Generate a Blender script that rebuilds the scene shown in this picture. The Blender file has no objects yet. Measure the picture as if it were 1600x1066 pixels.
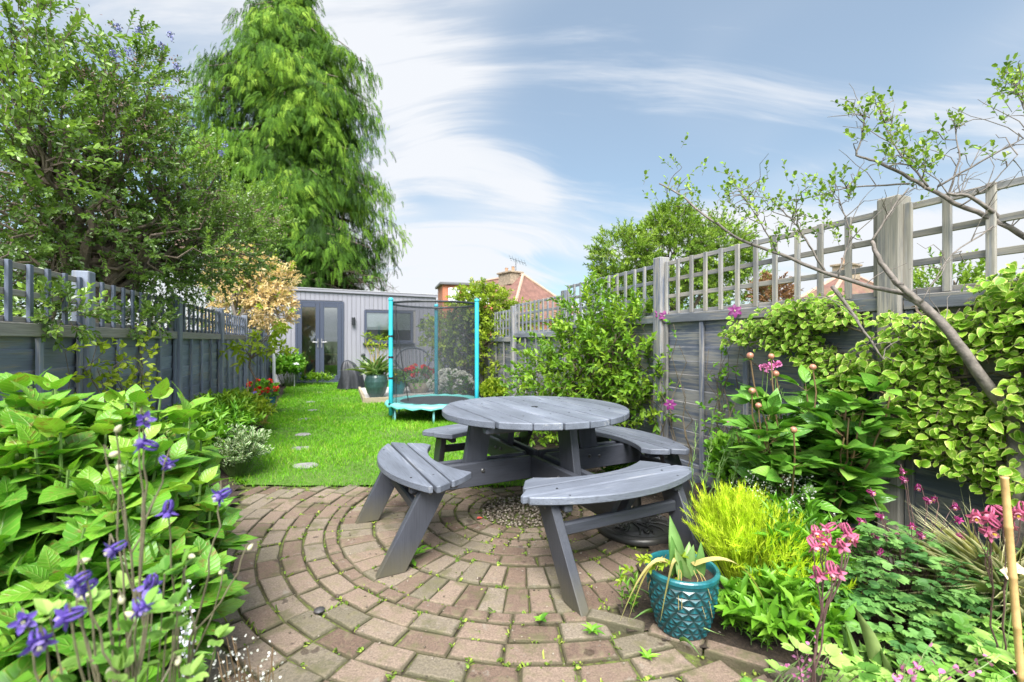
import bpy, math, numpy as np
from mathutils import Vector, Matrix
sc = bpy.context.scene
COL = sc.collection
PI = math.pi
H, F, HX, HY = 1.15, 711.0, 800.0, 531.0        # eye height, focal length in photo pixels, principal column, horizon row
rng = np.random.default_rng(11)
def at(px, py, Y): return np.array([(px-HX)/F*Y, Y, H-(py-HY)/F*Y])     # a pixel and a depth to a point of the garden
def gnd(px, py, z=0.0):
    Y = (H-z)*F/(py-HY); return np.array([(px-HX)/F*Y, Y, z])
GA = math.atan2(270, 711); GD = np.array([-math.sin(GA), math.cos(GA), 0]); GN = np.array([math.cos(GA), math.sin(GA), 0]); GZ = np.array([0, 0, 1.0])
def gp(s, t, z=0.0): return GD*s+GN*t+GZ*z        # garden axes: s along the fences, t to the right, z up
def nrm(a): return a/np.maximum(np.linalg.norm(a, axis=-1, keepdims=True), 1e-9)

# ------------------------------------------------------------------ materials
def newmat(name):
    m = bpy.data.materials.new(name); m.use_nodes = True
    nt = m.node_tree; b = nt.nodes['Principled BSDF']; o = nt.nodes['Material Output']
    return m, nt, b, o
def nd(nt, t, **k):
    n = nt.nodes.new(t)
    for a, v in k.items():
        if a.startswith('i_'):
            key = a[2:]; key = int(key) if key.isdigit() else key.replace('_', ' ')
            n.inputs[key].default_value = v
        else: setattr(n, a, v)
    return n
def lk(nt, a, b): nt.links.new(a, b)
def math_(nt, op, a, b=None, c=None, clamp=False):
    n = nt.nodes.new('ShaderNodeMath'); n.operation = op; n.use_clamp = clamp
    for i, x in enumerate((a, b, c)):
        if x is None: continue
        if isinstance(x, (int, float)): n.inputs[i].default_value = x
        else: lk(nt, x, n.inputs[i])
    return n.outputs[0]
def mixc(nt, f, a, b, mode='MIX'):
    n = nt.nodes.new('ShaderNodeMix'); n.data_type = 'RGBA'; n.blend_type = mode
    for i, x in ((0, f), (6, a), (7, b)):
        if isinstance(x, (int, float)): n.inputs[i].default_value = x
        elif isinstance(x, (tuple, list)): n.inputs[i].default_value = (*x[:3], 1)
        else: lk(nt, x, n.inputs[i])
    return n.outputs[2]
def ramp(nt, f, stops, interp='LINEAR'):
    n = nt.nodes.new('ShaderNodeValToRGB'); cr = n.color_ramp; cr.interpolation = interp
    while len(cr.elements) < len(stops): cr.elements.new(0.5)
    for e, (p, c) in zip(cr.elements, stops):
        e.position = p; e.color = (*c, 1) if not isinstance(c, (int, float)) else (c, c, c, 1)
    lk(nt, f, n.inputs[0]); return n.outputs[0]
def noise(nt, vec, scale, detail=4, rough=.55, dist=0.0):
    n = nd(nt, 'ShaderNodeTexNoise'); n.inputs['Scale'].default_value = scale; n.inputs['Detail'].default_value = detail
    n.inputs['Roughness'].default_value = rough; n.inputs['Distortion'].default_value = dist
    if vec is not None: lk(nt, vec, n.inputs['Vector'])
    return n.outputs[0]
def gcv(nt):
    a = nd(nt, 'ShaderNodeAttribute', attribute_name='gc'); return a.outputs['Vector']
def mapv(nt, v, sc_, loc=(0, 0, 0)):
    n = nd(nt, 'ShaderNodeMapping'); n.inputs['Scale'].default_value = sc_; n.inputs['Location'].default_value = loc
    lk(nt, v, n.inputs[0]); return n.outputs[0]
def bump(nt, b, h, s=.3, d=.01):
    n = nd(nt, 'ShaderNodeBump'); n.inputs['Strength'].default_value = s; n.inputs['Distance'].default_value = d
    lk(nt, h, n.inputs['Height']); lk(nt, n.outputs[0], b.inputs['Normal']); return n.outputs[0]
def pos(nt): return nd(nt, 'ShaderNodeNewGeometry').outputs['Position']
def leafmat(name, stops, rough=.45, trans=.3, edge=None, vein=0.0, spec=.4, spots=0.0, tint=(1.0, 1.05, .55), ew=.62):
    m, nt, b, o = newmat(name)
    g = gcv(nt); s = nd(nt, 'ShaderNodeSeparateXYZ'); lk(nt, g, s.inputs[0]); u, v, w = s.outputs
    c = ramp(nt, w, stops)
    n1 = noise(nt, pos(nt), 9.0, 3)
    c = mixc(nt, 1.0, c, ramp(nt, n1, [(.3, .72), (.7, 1.22)]), 'MULTIPLY')
    av = math_(nt, 'ABSOLUTE', v)
    if spots: c = mixc(nt, math_(nt, 'MULTIPLY', ramp(nt, math_(nt, 'ADD', noise(nt, pos(nt), 38.0, 4, .7), math_(nt, 'MULTIPLY', noise(nt, pos(nt), 5.0, 2), .35)), [(.74, 0.0), (.84, 1.0)]), spots), c, (.20, .13, .035))
    if vein:
        mid = math_(nt, 'SUBTRACT', 1.0, math_(nt, 'MULTIPLY', av, 11.0), clamp=True)
        sv = math_(nt, 'SINE', math_(nt, 'SUBTRACT', math_(nt, 'MULTIPLY', u, 44.0), math_(nt, 'MULTIPLY', av, 13.0)))
        sv = math_(nt, 'POWER', math_(nt, 'ADD', math_(nt, 'MULTIPLY', sv, .5), .5), 7.0)
        vv = math_(nt, 'MAXIMUM', mid, math_(nt, 'MULTIPLY', sv, .55))
        c = mixc(nt, math_(nt, 'MULTIPLY', vv, vein), c, (.42, .55, .12))
        bump(nt, b, math_(nt, 'SUBTRACT', 1.0, vv), .5, .004)
    if edge:
        rag = math_(nt, 'ADD', av, math_(nt, 'MULTIPLY', math_(nt, 'SUBTRACT', noise(nt, pos(nt), 90.0, 2), .5), .5))
        e = math_(nt, 'MULTIPLY', math_(nt, 'SUBTRACT', rag, ew), 6.0, clamp=True)
        c = mixc(nt, e, c, edge)
    lk(nt, c, b.inputs['Base Color'])
    b.inputs['Roughness'].default_value = rough; b.inputs['Specular IOR Level'].default_value = spec
    if trans:
        t = nd(nt, 'ShaderNodeBsdfTranslucent'); lk(nt, mixc(nt, 1.0, c, tint, 'MULTIPLY'), t.inputs[0])
        mx = nd(nt, 'ShaderNodeMixShader'); mx.inputs[0].default_value = trans
        lk(nt, b.outputs[0], mx.inputs[1]); lk(nt, t.outputs[0], mx.inputs[2]); lk(nt, mx.outputs[0], o.inputs[0])
    return m
def greens(d, l, y=None):
    return [(0, d), (.55, l)] + ([(1.0, y)] if y else [(1.0, tuple(min(1, k*1.25) for k in l))])
def plain(name, col, rough=.5, metal=0.0, spec=.5, nz=0.0, nscale=20.0, bmp=0.0, col2=None):
    m, nt, b, o = newmat(name)
    b.inputs['Roughness'].default_value = rough; b.inputs['Metallic'].default_value = metal; b.inputs['Specular IOR Level'].default_value = spec
    if nz or col2:
        n = noise(nt, pos(nt), nscale, 5, .6)
        c = ramp(nt, n, [(.32, tuple(k*(1-nz) for k in col)), (.68, col2 or tuple(min(1, k*(1+nz)) for k in col))])
        lk(nt, c, b.inputs['Base Color'])
        if bmp: bump(nt, b, n, bmp, .01)
    else: b.inputs['Base Color'].default_value = (*col, 1)
    return m
def woodpaint(name, paint, bare, wear=.5, rough=.6, grain=1.0, dirt=None, varamt=.3):
    """painted timber: grain along gc.x, paint worn through to bare wood in streaks"""
    m, nt, b, o = newmat(name)
    g = gcv(nt)
    gr = noise(nt, mapv(nt, g, (2.2, 46, 46)), 1.0, 6, .65, .4)
    big = noise(nt, mapv(nt, g, (1.6, 7, 7)), 1.0, 5, .6)
    fine = noise(nt, mapv(nt, g, (6, 190, 190)), 1.0, 3, .6)
    c = ramp(nt, big, [(.3, tuple(k*(1-varamt) for k in paint)), (.7, tuple(k*(1+varamt) for k in paint))])
    c = mixc(nt, math_(nt, 'MULTIPLY', ramp(nt, fine, [(.35, 1.0), (.5, 0.0)]), .35*grain), c, tuple(k*.45 for k in paint))
    wmask = math_(nt, 'ADD', math_(nt, 'MULTIPLY', gr, .6), math_(nt, 'MULTIPLY', big, .5))
    wm = ramp(nt, wmask, [(1.0-wear*.62, 0.0), (1.06-wear*.6, 1.0)])
    bc = ramp(nt, fine, [(.3, tuple(k*.6 for k in bare)), (.7, bare)])
    c = mixc(nt, math_(nt, 'MULTIPLY', wm, .85), c, bc)
    c = mixc(nt, 1.0, c, ramp(nt, noise(nt, mapv(nt, g, (.02, .8, .8)), 1.0, 0), [(.3, .82), (.7, 1.18)]), 'MULTIPLY')   # each board takes the stain differently
    if dirt:
        sp = nd(nt, 'ShaderNodeSeparateXYZ'); lk(nt, pos(nt), sp.inputs[0])
        low = math_(nt, 'SUBTRACT', 1.0, math_(nt, 'MULTIPLY', sp.outputs[2], 6.0), clamp=True)
        low = math_(nt, 'MULTIPLY', low, math_(nt, 'ADD', gr, .3), clamp=True)
        c = mixc(nt, math_(nt, 'MULTIPLY', low, 1.0, clamp=True), c, dirt)
    lk(nt, c, b.inputs['Base Color'])
    b.inputs['Roughness'].default_value = rough; b.inputs['Specular IOR Level'].default_value = .4
    bump(nt, b, math_(nt, 'ADD', math_(nt, 'MULTIPLY', gr, .6), math_(nt, 'MULTIPLY', fine, .4)), .35, .006)
    return m

# ------------------------------------------------------------------ mesh builder
def chamfer_template():
    idx = {}; signs = [(x, y, z) for x in (-1, 1) for y in (-1, 1) for z in (-1, 1)]
    V = []
    for s in signs:
        for a in range(3): idx[(s, a)] = len(V); V.append((s, a))
    Fc = []
    for a in range(3):
        o1, o2 = [k for k in range(3) if k != a]
        for sg in (-1, 1):
            q = []
            for s1, s2 in ((-1, -1), (1, -1), (1, 1), (-1, 1)):
                s = [0, 0, 0]; s[a] = sg; s[o1] = s1; s[o2] = s2; q.append(idx[(tuple(s), a)])
            Fc.append(q)
    for a in range(3):
        o1, o2 = [k for k in range(3) if k != a]
        for s1 in (-1, 1):
            for s2 in (-1, 1):
                p = [0, 0, 0]; p[a] = -1; p[o1] = s1; p[o2] = s2; q_ = list(p); q_[a] = 1
                Fc.append([idx[(tuple(p), o1)], idx[(tuple(q_), o1)], idx[(tuple(q_), o2)], idx[(tuple(p), o2)]])
    for s in signs: Fc.append([idx[(s, 0)], idx[(s, 1)], idx[(s, 2)]])
    S = np.array([v[0] for v in V], float); A = np.array([v[1] for v in V])
    fixed = []
    P = S*1.0
    for i, a in enumerate(A):
        for k in range(3):
            if k != a: P[i, k] *= .9
    for f in Fc:
        n = np.cross(P[f[1]]-P[f[0]], P[f[2]]-P[f[0]]); c = P[f].mean(0)
        fixed.append(f if n@c > 0 else f[::-1])
    return S, A, fixed
CS, CA, CF = chamfer_template()
class MB:
    def __init__(self): self.V = []; self.L = []; self.S = []; self.G = []; self.MI = []; self.n = 0
    def add(self, V, loops, sizes, gc, mi=0):
        V = np.asarray(V, float); self.V.append(V); self.L.append(np.asarray(loops, np.int64)+self.n); sizes = np.asarray(sizes, np.int64)
        self.S.append(sizes); self.G.append(np.asarray(gc, float)); self.MI.append(np.full(len(sizes), mi)); self.n += len(V)
    def faces(self, V, Fs, gc=None, mi=0):
        V = np.asarray(V, float)
        if gc is None: gc = V
        self.add(V, [i for f in Fs for i in f], [len(f) for f in Fs], gc, mi)
    def box(self, c, ax, half, bev=.003, mi=0):
        """chamfered box; ax = three unit axes as rows; grain runs along the longest side"""
        half = np.asarray(half, float); b = np.full(3, min(bev, half.min()*.45))
        P = CS*half
        for k in range(3): P[CA != k, k] -= CS[CA != k, k]*b[k]
        order = np.argsort(-half); g = P[:, order]+rng.uniform(-50, 50, 3)
        V = np.asarray(c)+P@np.asarray(ax)
        Fs = CF if np.linalg.det(np.asarray(ax)) > 0 else [f[::-1] for f in CF]
        self.faces(V, Fs, g, mi)
    def bar(self, a, b, w, t, up=(0, 0, 1), bev=.003, mi=0):
        """bar from a to b: w across (perpendicular to up), t along up"""
        a = np.asarray(a, float); b = np.asarray(b, float); d = b-a; L = np.linalg.norm(d); d = d/L
        s = nrm(np.cross(np.asarray(up, float), d)); u = np.cross(d, s)
        self.box((a+b)/2, [d, s, u], (L/2, w/2, t/2), bev, mi)
    def prism(self, poly, O, ax, z0, z1, ch=.004, mi=0):
        """extrude a 2-D outline (ccw) in the frame O, ax from z0 to z1 with a chamfered upper and lower rim"""
        poly = np.asarray(poly, float); n = len(poly)
        e = np.roll(poly, -1, 0)-poly; nn = nrm(np.stack([e[:, 1], -e[:, 0]], 1)); off = nrm(nn+np.roll(nn, 1, 0))
        inn = poly-off*ch
        rings = [(inn, z0), (poly, z0+ch), (poly, z1-ch), (inn, z1)]
        V = np.concatenate([np.c_[p, np.full(n, z)] for p, z in rings])
        Fs = [list(range(n))[::-1], list(range(3*n, 4*n))]
        for k in range(3):
            for i in range(n):
                j = (i+1) % n; Fs.append([k*n+i, k*n+j, (k+1)*n+j, (k+1)*n+i])
        ext = poly.max(0)-poly.min(0); g = V[:, [0, 1, 2]] if ext[0] >= ext[1] else V[:, [1, 0, 2]]
        self.faces(np.asarray(O)+V@np.asarray(ax), Fs, g+rng.uniform(-50, 50, 3), mi)
    def tube(self, pts, rad, k=6, mi=0, cap=True, var=None):
        pts = np.asarray(pts, float); n = len(pts); rad = np.broadcast_to(np.asarray(rad, float), (n,))
        T = nrm(np.gradient(pts, axis=0)); r0 = np.array([0, 0, 1.0]) if abs(T[0][2]) < .9 else np.array([1.0, 0, 0])
        V = []; G = []; L = 0; off = rng.uniform(0, 30)
        for i in range(n):
            a = nrm(np.cross(T[i], r0)); b = np.cross(T[i], a); r0 = -np.cross(T[i], a) if False else np.cross(a, T[i])
            if i: L += np.linalg.norm(pts[i]-pts[i-1])
            for j in range(k):
                th = 2*PI*j/k; V.append(pts[i]+rad[i]*(a*math.cos(th)+b*math.sin(th)))
                G.append((L+off, rad[i]*math.cos(th), rad[i]*math.sin(th)))
        Fs = [[i*k+j, i*k+(j+1) % k, (i+1)*k+(j+1) % k, (i+1)*k+j] for i in range(n-1) for j in range(k)]
        if cap: Fs += [list(range(k))[::-1], list(range((n-1)*k, n*k))]
        G = np.array(G)
        if var is not None: G[:, 2] = var
        self.faces(V, Fs, G, mi)
    def lathe(self, prof, c, k=28, mi=0, axis=None, wob=0.0):
        """profile of (r, z) turned about z (or about given axes rows) at c"""
        ax = np.eye(3) if axis is None else np.asarray(axis); V = []; n = len(prof)
        for r, z in prof:
            for j in range(k):
                th = 2*PI*j/k; V.append((r*math.cos(th), r*math.sin(th), z))
        Fs = [[i*k+j, i*k+(j+1) % k, (i+1)*k+(j+1) % k, (i+1)*k+j] for i in range(n-1) for j in range(k)]
        Fs += [list(range(k))[::-1], list(range((n-1)*k, n*k))]
        V = np.array(V)
        self.faces(np.asarray(c)+V@ax, Fs, V, mi)
    def inst(self, T, P, D, U, L, W, var=None, mi=0, twist=None):
        """copies of leaf template T at P: along D, upper side facing U, length L, width W"""
        P = np.atleast_2d(P).astype(float); n = len(P)
        if n == 0: return
        D = nrm(np.broadcast_to(np.asarray(D, float), (n, 3))); U = np.broadcast_to(np.asarray(U, float), (n, 3))
        S = nrm(np.cross(U, D)+1e-6); N = np.cross(D, S)
        L = np.broadcast_to(np.asarray(L, float), (n,)); W = np.broadcast_to(np.asarray(W, float), (n,))
        var = rng.random(n) if var is None else np.broadcast_to(np.asarray(var, float), (n,))
        tv = T['V']; nv = len(tv)
        V = (P[:, None]+tv[None, :, 0, None]*(D*L[:, None])[:, None]+tv[None, :, 1, None]*(S*W[:, None])[:, None]+tv[None, :, 2, None]*(N*L[:, None])[:, None]).reshape(-1, 3)
        lo = (T['loops'][None]+(np.arange(n)*nv)[:, None]).ravel(); sz = np.tile(T['sizes'], n)
        G = np.empty((n, nv, 3)); G[:, :, :2] = T['uv'][None]; G[:, :, 2] = np.asarray(var)[:, None]
        self.add(V, lo, sz, G.reshape(-1, 3), mi)
    def build(self, name, mats, parent=None, smooth=False, kind=None):
        if not isinstance(mats, (list, tuple)): mats = [mats]
        me = bpy.data.meshes.new(name)
        V = np.concatenate(self.V)
        o = bpy.data.objects.new(name, me); COL.objects.link(o)
        if parent is not None: o.parent = parent; V = V-origin(parent)
        L = np.concatenate(self.L); S = np.concatenate(self.S); st = np.concatenate([[0], np.cumsum(S)[:-1]])
        me.vertices.add(len(V)); me.vertices.foreach_set('co', V.astype(np.float32).ravel())
        me.loops.add(len(L)); me.loops.foreach_set('vertex_index', L.astype(np.int32))
        me.polygons.add(len(S)); me.polygons.foreach_set('loop_start', st.astype(np.int32))
        me.polygons.foreach_set('material_index', np.concatenate(self.MI).astype(np.int32))
        for m in mats: me.materials.append(m)
        a = me.attributes.new('gc', 'FLOAT_VECTOR', 'POINT'); a.data.foreach_set('vector', np.concatenate(self.G).astype(np.float32).ravel())
        me.update(calc_edges=True); me.validate()
        me.polygons.foreach_set('use_smooth', np.full(len(me.polygons), smooth)); me.update()
        if kind: o['kind'] = kind
        return o
def origin(o):
    v = np.zeros(3)
    while o is not None: v = v+np.array(o.location); o = o.parent
    return v
def thing(name, label, cat, loc=(0, 0, 0), group=None):
    o = bpy.data.objects.new(name, None); COL.objects.link(o); o.location = tuple(float(x) for x in loc); o.empty_display_size = .1
    return tag(o, label, cat, group)
def tag(o, label, cat, group=None, kind=None):
    o['label'] = label; o['category'] = cat
    if group: o['group'] = group
    if kind: o['kind'] = kind
    return o
def share(me, name, parent, P, D=None, scale=1.0, spin=None):
    """another object on mesh me, its z axis turned towards D"""
    o = bpy.data.objects.new(name, me); COL.objects.link(o); o.parent = parent
    q = Vector(D if D is not None else (0, 0, 1)).to_track_quat('Z', 'Y').to_matrix().to_4x4()
    m = Matrix.Translation(Vector(np.asarray(P)-origin(parent))) @ q @ Matrix.Rotation(rng.uniform(0, 6.28) if spin is None else spin, 4, 'Z') @ Matrix.Scale(scale, 4)
    o.matrix_local = m
    return o

# ------------------------------------------------------------------ leaf templates
def T_simple(fold=.12, r1=(.3, .5), r2=(.68, .42)):
    V = np.array([(0, 0, 0), (r1[0], r1[1], fold), (r2[0], r2[1], fold*.9), (1, 0, -.05), (r2[0], -r2[1], fold*.9), (r1[0], -r1[1], fold)])
    uv = np.array([(0, 0), (r1[0], 1), (r2[0], 1), (1, 0), (r2[0], -1), (r1[0], -1)], float)
    return dict(V=V, uv=uv, loops=np.array([0, 1, 2, 3, 0, 3, 4, 5]), sizes=np.array([4, 4]))
def T_grid(prof, n=6, half=2, fold=.1, droop=.2, wave=0.0, serr=0.0):
    """prof(u) gives half width (of a leaf 1 wide: 0..0.5)"""
    V = []; uv = []; c = 2*half+1
    for i in range(n+1):
        u = i/n; w = prof(u)
        for j in range(-half, half+1):
            v = j/half
            ws = w*(1+serr*(1 if i % 2 else -1)*(abs(v) > .9))
            V.append((u-(.06*abs(v) if 0 < i < n else 0), v*ws, fold*abs(v)*w*2-droop*u*u+.18*u*droop+wave*math.sin(u*9+v*2)*abs(v))); uv.append((u, v))
    lo = []; 
    for i in range(n):
        for j in range(c-1): lo += [i*c+j, (i+1)*c+j, (i+1)*c+j+1, i*c+j+1]
    lo = np.array(lo).reshape(-1, 4)[:, ::-1]
    return dict(V=np.array(V), uv=np.array(uv), loops=lo.ravel(), sizes=np.full(len(lo), 4))
ovate = lambda u: .5*(math.sin(PI*min(1, u**.80))**.66)*(1.0 if u < .6 else (1-.3*(u-.6)))*.98+.004
lance = lambda u: .5*math.sin(PI*u**.85)**1.05+.004
roundl = lambda u: .5*math.sin(PI*min(1, u**.9))**.55+.004
strap = lambda u: .5*(1-u**4)*(.55+.45*min(1, u*4))+.003
petal = lambda u: .5*math.sin(PI*min(1, .08+.92*u**1.25))**.7+.004
spat = lambda u: .5*(.16+.84*math.sin(PI*min(1, u**1.5))**.8)*(1 if u < .97 else .4)
T2 = T_simple()
T2r = T_simple(.1, (.22, .48), (.78, .5))
TSTICK = dict(V=np.array([(0, .5, 0), (0, -.25, .02), (0, -.25, -.02), (1, .25, 0), (1, -.12, .01), (1, -.12, -.01)]), uv=np.array([(0, 0)]*3+[(1, 0)]*3, float),
              loops=np.array([0, 1, 4, 3, 1, 2, 5, 4, 2, 0, 3, 5]), sizes=np.array([4, 4, 4]))
def sticks(mb, P, Q, w, mi=0):
    """thin three-sided sticks from P to Q"""
    P = np.atleast_2d(P); Q = np.atleast_2d(Q); D = Q-P; L = np.linalg.norm(D, axis=1); n = len(P)
    d = nrm(D); up = np.where(np.abs(d[:, 2:3]) > .9, [[1.0, 0, 0]], [[0, 0, 1.0]]); a = nrm(np.cross(up, d)); b = np.cross(d, a)
    w = np.broadcast_to(np.asarray(w, float), (n,))[:, None]/2
    V = []
    for k in range(3):
        th = 2*PI*k/3; o = a*math.cos(th)+b*math.sin(th); V.append(P+o*w)
    for k in range(3):
        th = 2*PI*k/3; o = a*math.cos(th)+b*math.sin(th); V.append(Q+o*w*.6)
    V = np.stack(V, 1).reshape(-1, 3)
    q = np.array([0, 1, 4, 3, 1, 2, 5, 4, 2, 0, 3, 5]); lo = (q[None]+6*np.arange(n)[:, None]).ravel()
    g = np.zeros((n, 6, 3)); g[:, :, 2] = rng.random(n)[:, None]; g[:, 3:, 0] = L[:, None]
    mb.add(V, lo, np.full(3*n, 4), g.reshape(-1, 3), mi)
def perp(D):
    D = nrm(D); up = np.where(np.abs(D[:, 2:3]) > .9, [[1.0, 0, 0]], [[0, 0, 1.0]]); a = nrm(np.cross(up, D)); return a, np.cross(D, a)
def rdir(n): return nrm(rng.normal(size=(n, 3)))
def blob_pts(blobs, n, shell=.55, zmin=None, hemi=None):
    """points near the skin of a set of ellipsoids [(centre, radii, weight)] and their outward directions"""
    w = np.array([b[2] for b in blobs], float); k = rng.choice(len(blobs), n, p=w/w.sum())
    C = np.array([b[0] for b in blobs])[k]; R = np.array([b[1] for b in blobs], float)[k]
    u = rdir(n)
    if hemi is not None: u[:, 2] = np.where(u[:, 2] < hemi, -u[:, 2], u[:, 2])
    r = shell+(1-shell)*rng.random(n)**.6
    r = r*(1+.13*np.sin(5*u[:, 0]+3*u[:, 2]+k)*np.cos(6*u[:, 1]+2*k))
    P = C+R*u*r[:, None]; O = nrm(u/R)
    if zmin is not None: m = P[:, 2] > zmin; P, O = P[m], O[m]
    return P, O
def twigs(ml, P, D, length, nl, T, L, W, spread=.9, droop=0.0, start=.15, up=.6, opp=False, var=None, ms=None, sw=.004, mi=0, vj=.35):
    """leafy twigs: nl leaves set round each twig P + D*length; sizes vary"""
    n = len(P); D = nrm(D); length = np.broadcast_to(np.asarray(length, float), (n,)); a, b = perp(D); ph0 = rng.uniform(0, 6.28, n)
    base = rng.random(n) if var is None else var
    for j in range(nl):
        f = start+(1-start)*(j+.5)/nl
        p = P+D*(length*f)[:, None]; p[:, 2] -= droop*length*f*f
        ph = ph0+((j//2)*1.57+(j % 2)*PI if opp else j*2.4)
        o = a*np.cos(ph)[:, None]+b*np.sin(ph)[:, None]
        s = spread*(1.15-.6*f)+rng.uniform(-.15, .15, n)
        d = nrm(D*np.cos(s)[:, None]+o*np.sin(s)[:, None])
        d[:, 2] -= droop*f*.6
        U = nrm(D*.6+np.array([0, 0, up])+rng.normal(size=(n, 3))*.22)
        k = rng.uniform(.7, 1.2, n)*(1-.25*abs(f-.6))
        ml.inst(T, p, d, U, L*k, W*k, np.clip(base*(1-vj)+rng.random(n)*vj+.12*(f-.5), 0, 1), mi)
    if ms is not None: 
        Q = P+D*length[:, None]; Q[:, 2] -= droop*length; sticks(ms, P, Q, sw)
def curve(a, b, sag=0.0, n=6, jit=0.0, bow=None):
    a = np.asarray(a, float); b = np.asarray(b, float); t = np.linspace(0, 1, n)[:, None]
    p = a+(b-a)*t; p[:, 2] += sag*4*(t*(1-t))[:, 0]
    if bow is not None: p += np.asarray(bow)*4*(t*(1-t))
    if jit: p[1:-1] += rng.normal(size=(n-2, 3))*jit
    return p
def limbs(mb, root, targets, r0, trunk_top, n1=5, jit=.05, k=5, rtip=.006):
    """trunk, forks and branches reaching for the target points"""
    root = np.asarray(root, float); top = np.asarray(trunk_top, float)
    mb.tube(curve(root, top, 0, 6, jit*.6), np.linspace(r0, r0*.7, 6), 8)
    tg = np.asarray(targets); forks = tg[rng.choice(len(tg), min(n1, len(tg)), replace=False)]
    nodes = []
    for f in forks:
        e = top+(f-top)*.55; c = curve(top-(top-root)*rng.uniform(0, .3), e, rng.uniform(.0, .12), 6, jit); mb.tube(c, np.linspace(r0*.55, r0*.3, 6), 6); nodes += list(c[2:])
    nodes = np.array(nodes)
    for q in tg:
        i = np.argmin(np.linalg.norm(nodes-q, axis=1)+rng.random(len(nodes))*.25); c = curve(nodes[i], q, rng.uniform(-.03, .1), 6, jit*.7)
        mb.tube(c, np.linspace(max(r0*.16, rtip*1.6), rtip, 6), k, cap=False)
# ------------------------------------------------------------------ camera, sky, sun
cam = bpy.data.cameras.new('camera'); cam.lens = 16.0; cam.sensor_width = 36.0; cam.clip_end = 2000; cam.clip_start = .05
cam.dof.use_dof = True; cam.dof.focus_distance = 2.5; cam.dof.aperture_fstop = 2.6
co = bpy.data.objects.new('camera', cam); COL.objects.link(co); co.location = (0, 0, H); co.rotation_euler = (PI/2, 0, 0); sc.camera = co
SKX, SKY = 41.5, 5.6
SUN_EL, SUN_AZ = math.radians(52), math.radians(181)          # azimuth clockwise from +Y: behind the viewer
sd = Vector((math.sin(SUN_AZ)*math.cos(SUN_EL), math.cos(SUN_AZ)*math.cos(SUN_EL), math.sin(SUN_EL)))
sl = bpy.data.lights.new('sun', 'SUN'); sl.energy = 1.9; sl.angle = math.radians(36); sl.color = (1.0, .96, .9)
so = bpy.data.objects.new('sun', sl); COL.objects.link(so); so.rotation_euler = sd.to_track_quat('Z', 'Y').to_euler()
W = bpy.data.worlds.new("World"); sc.world = W; W.use_nodes = True
nt = W.node_tree; bg = nt.nodes['Background']; bg.inputs[1].default_value = .05
sky = nd(nt, 'ShaderNodeTexSky', sky_type='NISHITA', sun_disc=False, sun_elevation=SUN_EL, sun_rotation=SUN_AZ)
sky.air_density = 1.1; sky.dust_density = .6; sky.ozone_density = 3.0
tc = nd(nt, 'ShaderNodeTexCoord'); s = nd(nt, 'ShaderNodeSeparateXYZ'); lk(nt, tc.outputs['Generated'], s.inputs[0])
dx, dy, dz = s.outputs
den = math_(nt, 'ADD', math_(nt, 'MAXIMUM', dz, 0.0), .22)
cmb = nd(nt, 'ShaderNodeCombineXYZ'); lk(nt, math_(nt, 'DIVIDE', dx, den), cmb.inputs[0]); lk(nt, math_(nt, 'DIVIDE', dy, den), cmb.inputs[1])
cv = cmb.outputs[0]                                            # clouds lie on a flat layer overhead
def warped(v, scale, amt, seed):
    w = nd(nt, 'ShaderNodeTexNoise'); w.inputs['Scale'].default_value = scale; w.inputs['Detail'].default_value = 2; o_ = nd(nt, 'ShaderNodeVectorMath', operation='ADD'); o_.inputs[1].default_value = (seed, seed*.7, 0); lk(nt, v, o_.inputs[0]); lk(nt, o_.outputs[0], w.inputs['Vector'])
    m = nd(nt, 'ShaderNodeVectorMath', operation='MULTIPLY_ADD'); lk(nt, w.outputs['Color'], m.inputs[0]); m.inputs[1].default_value = (amt, amt, 0); lk(nt, o_.outputs[0], m.inputs[2]); return m.outputs[0]
def stretch(v, ang, sx, sy):
    m = nd(nt, 'ShaderNodeMapping'); m.inputs['Rotation'].default_value = (0, 0, math.radians(ang)); m.inputs['Scale'].default_value = (sx, sy, 1); lk(nt, v, m.inputs[0]); return m.outputs[0]
big = noise(nt, warped(cv, .7, .9, SKX), .62, 3, .5)                      # broad banks of thin cloud
wisp = noise(nt, stretch(warped(cv, .55, 1.7, SKY), 32, .45, 1.9), 1.0, 8, .6, .2)   # drawn-out mares' tails
fib = noise(nt, stretch(warped(cv, .55, 1.7, SKY), 32, .8, 6.0), 1.6, 6, .65)
hz = math_(nt, 'POWER', math_(nt, 'SUBTRACT', 1.0, math_(nt, 'MAXIMUM', dz, 0.0)), 5.0)     # cloud and haze thicken low down
bank = ramp(nt, math_(nt, 'ADD', big, math_(nt, 'MULTIPLY', hz, .17)), [(.42, 0.0), (.66, 1.0)], 'EASE')
wm = math_(nt, 'ADD', math_(nt, 'MULTIPLY', wisp, .75), math_(nt, 'MULTIPLY', fib, .25))
wm = ramp(nt, math_(nt, 'ADD', wm, math_(nt, 'MULTIPLY', bank, .10)), [(.485, 0.0), (.66, 1.0)], 'EASE')
cf = math_(nt, 'ADD', math_(nt, 'MULTIPLY', bank, .66), math_(nt, 'MULTIPLY', wm, .72), clamp=True)
cf = math_(nt, 'ADD', math_(nt, 'MULTIPLY', cf, .58), .40, clamp=True)
CLOUD = 3.6
tint = ramp(nt, cf, [(.3, (.66*CLOUD, .79*CLOUD, .96*CLOUD)), (.85, (.94*CLOUD, .97*CLOUD, 1.02*CLOUD))])
sdn = nd(nt, 'ShaderNodeVectorMath', operation='DOT_PRODUCT'); lk(nt, tc.outputs['Generated'], sdn.inputs[0]); sdn.inputs[1].default_value = tuple(sd)
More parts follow.
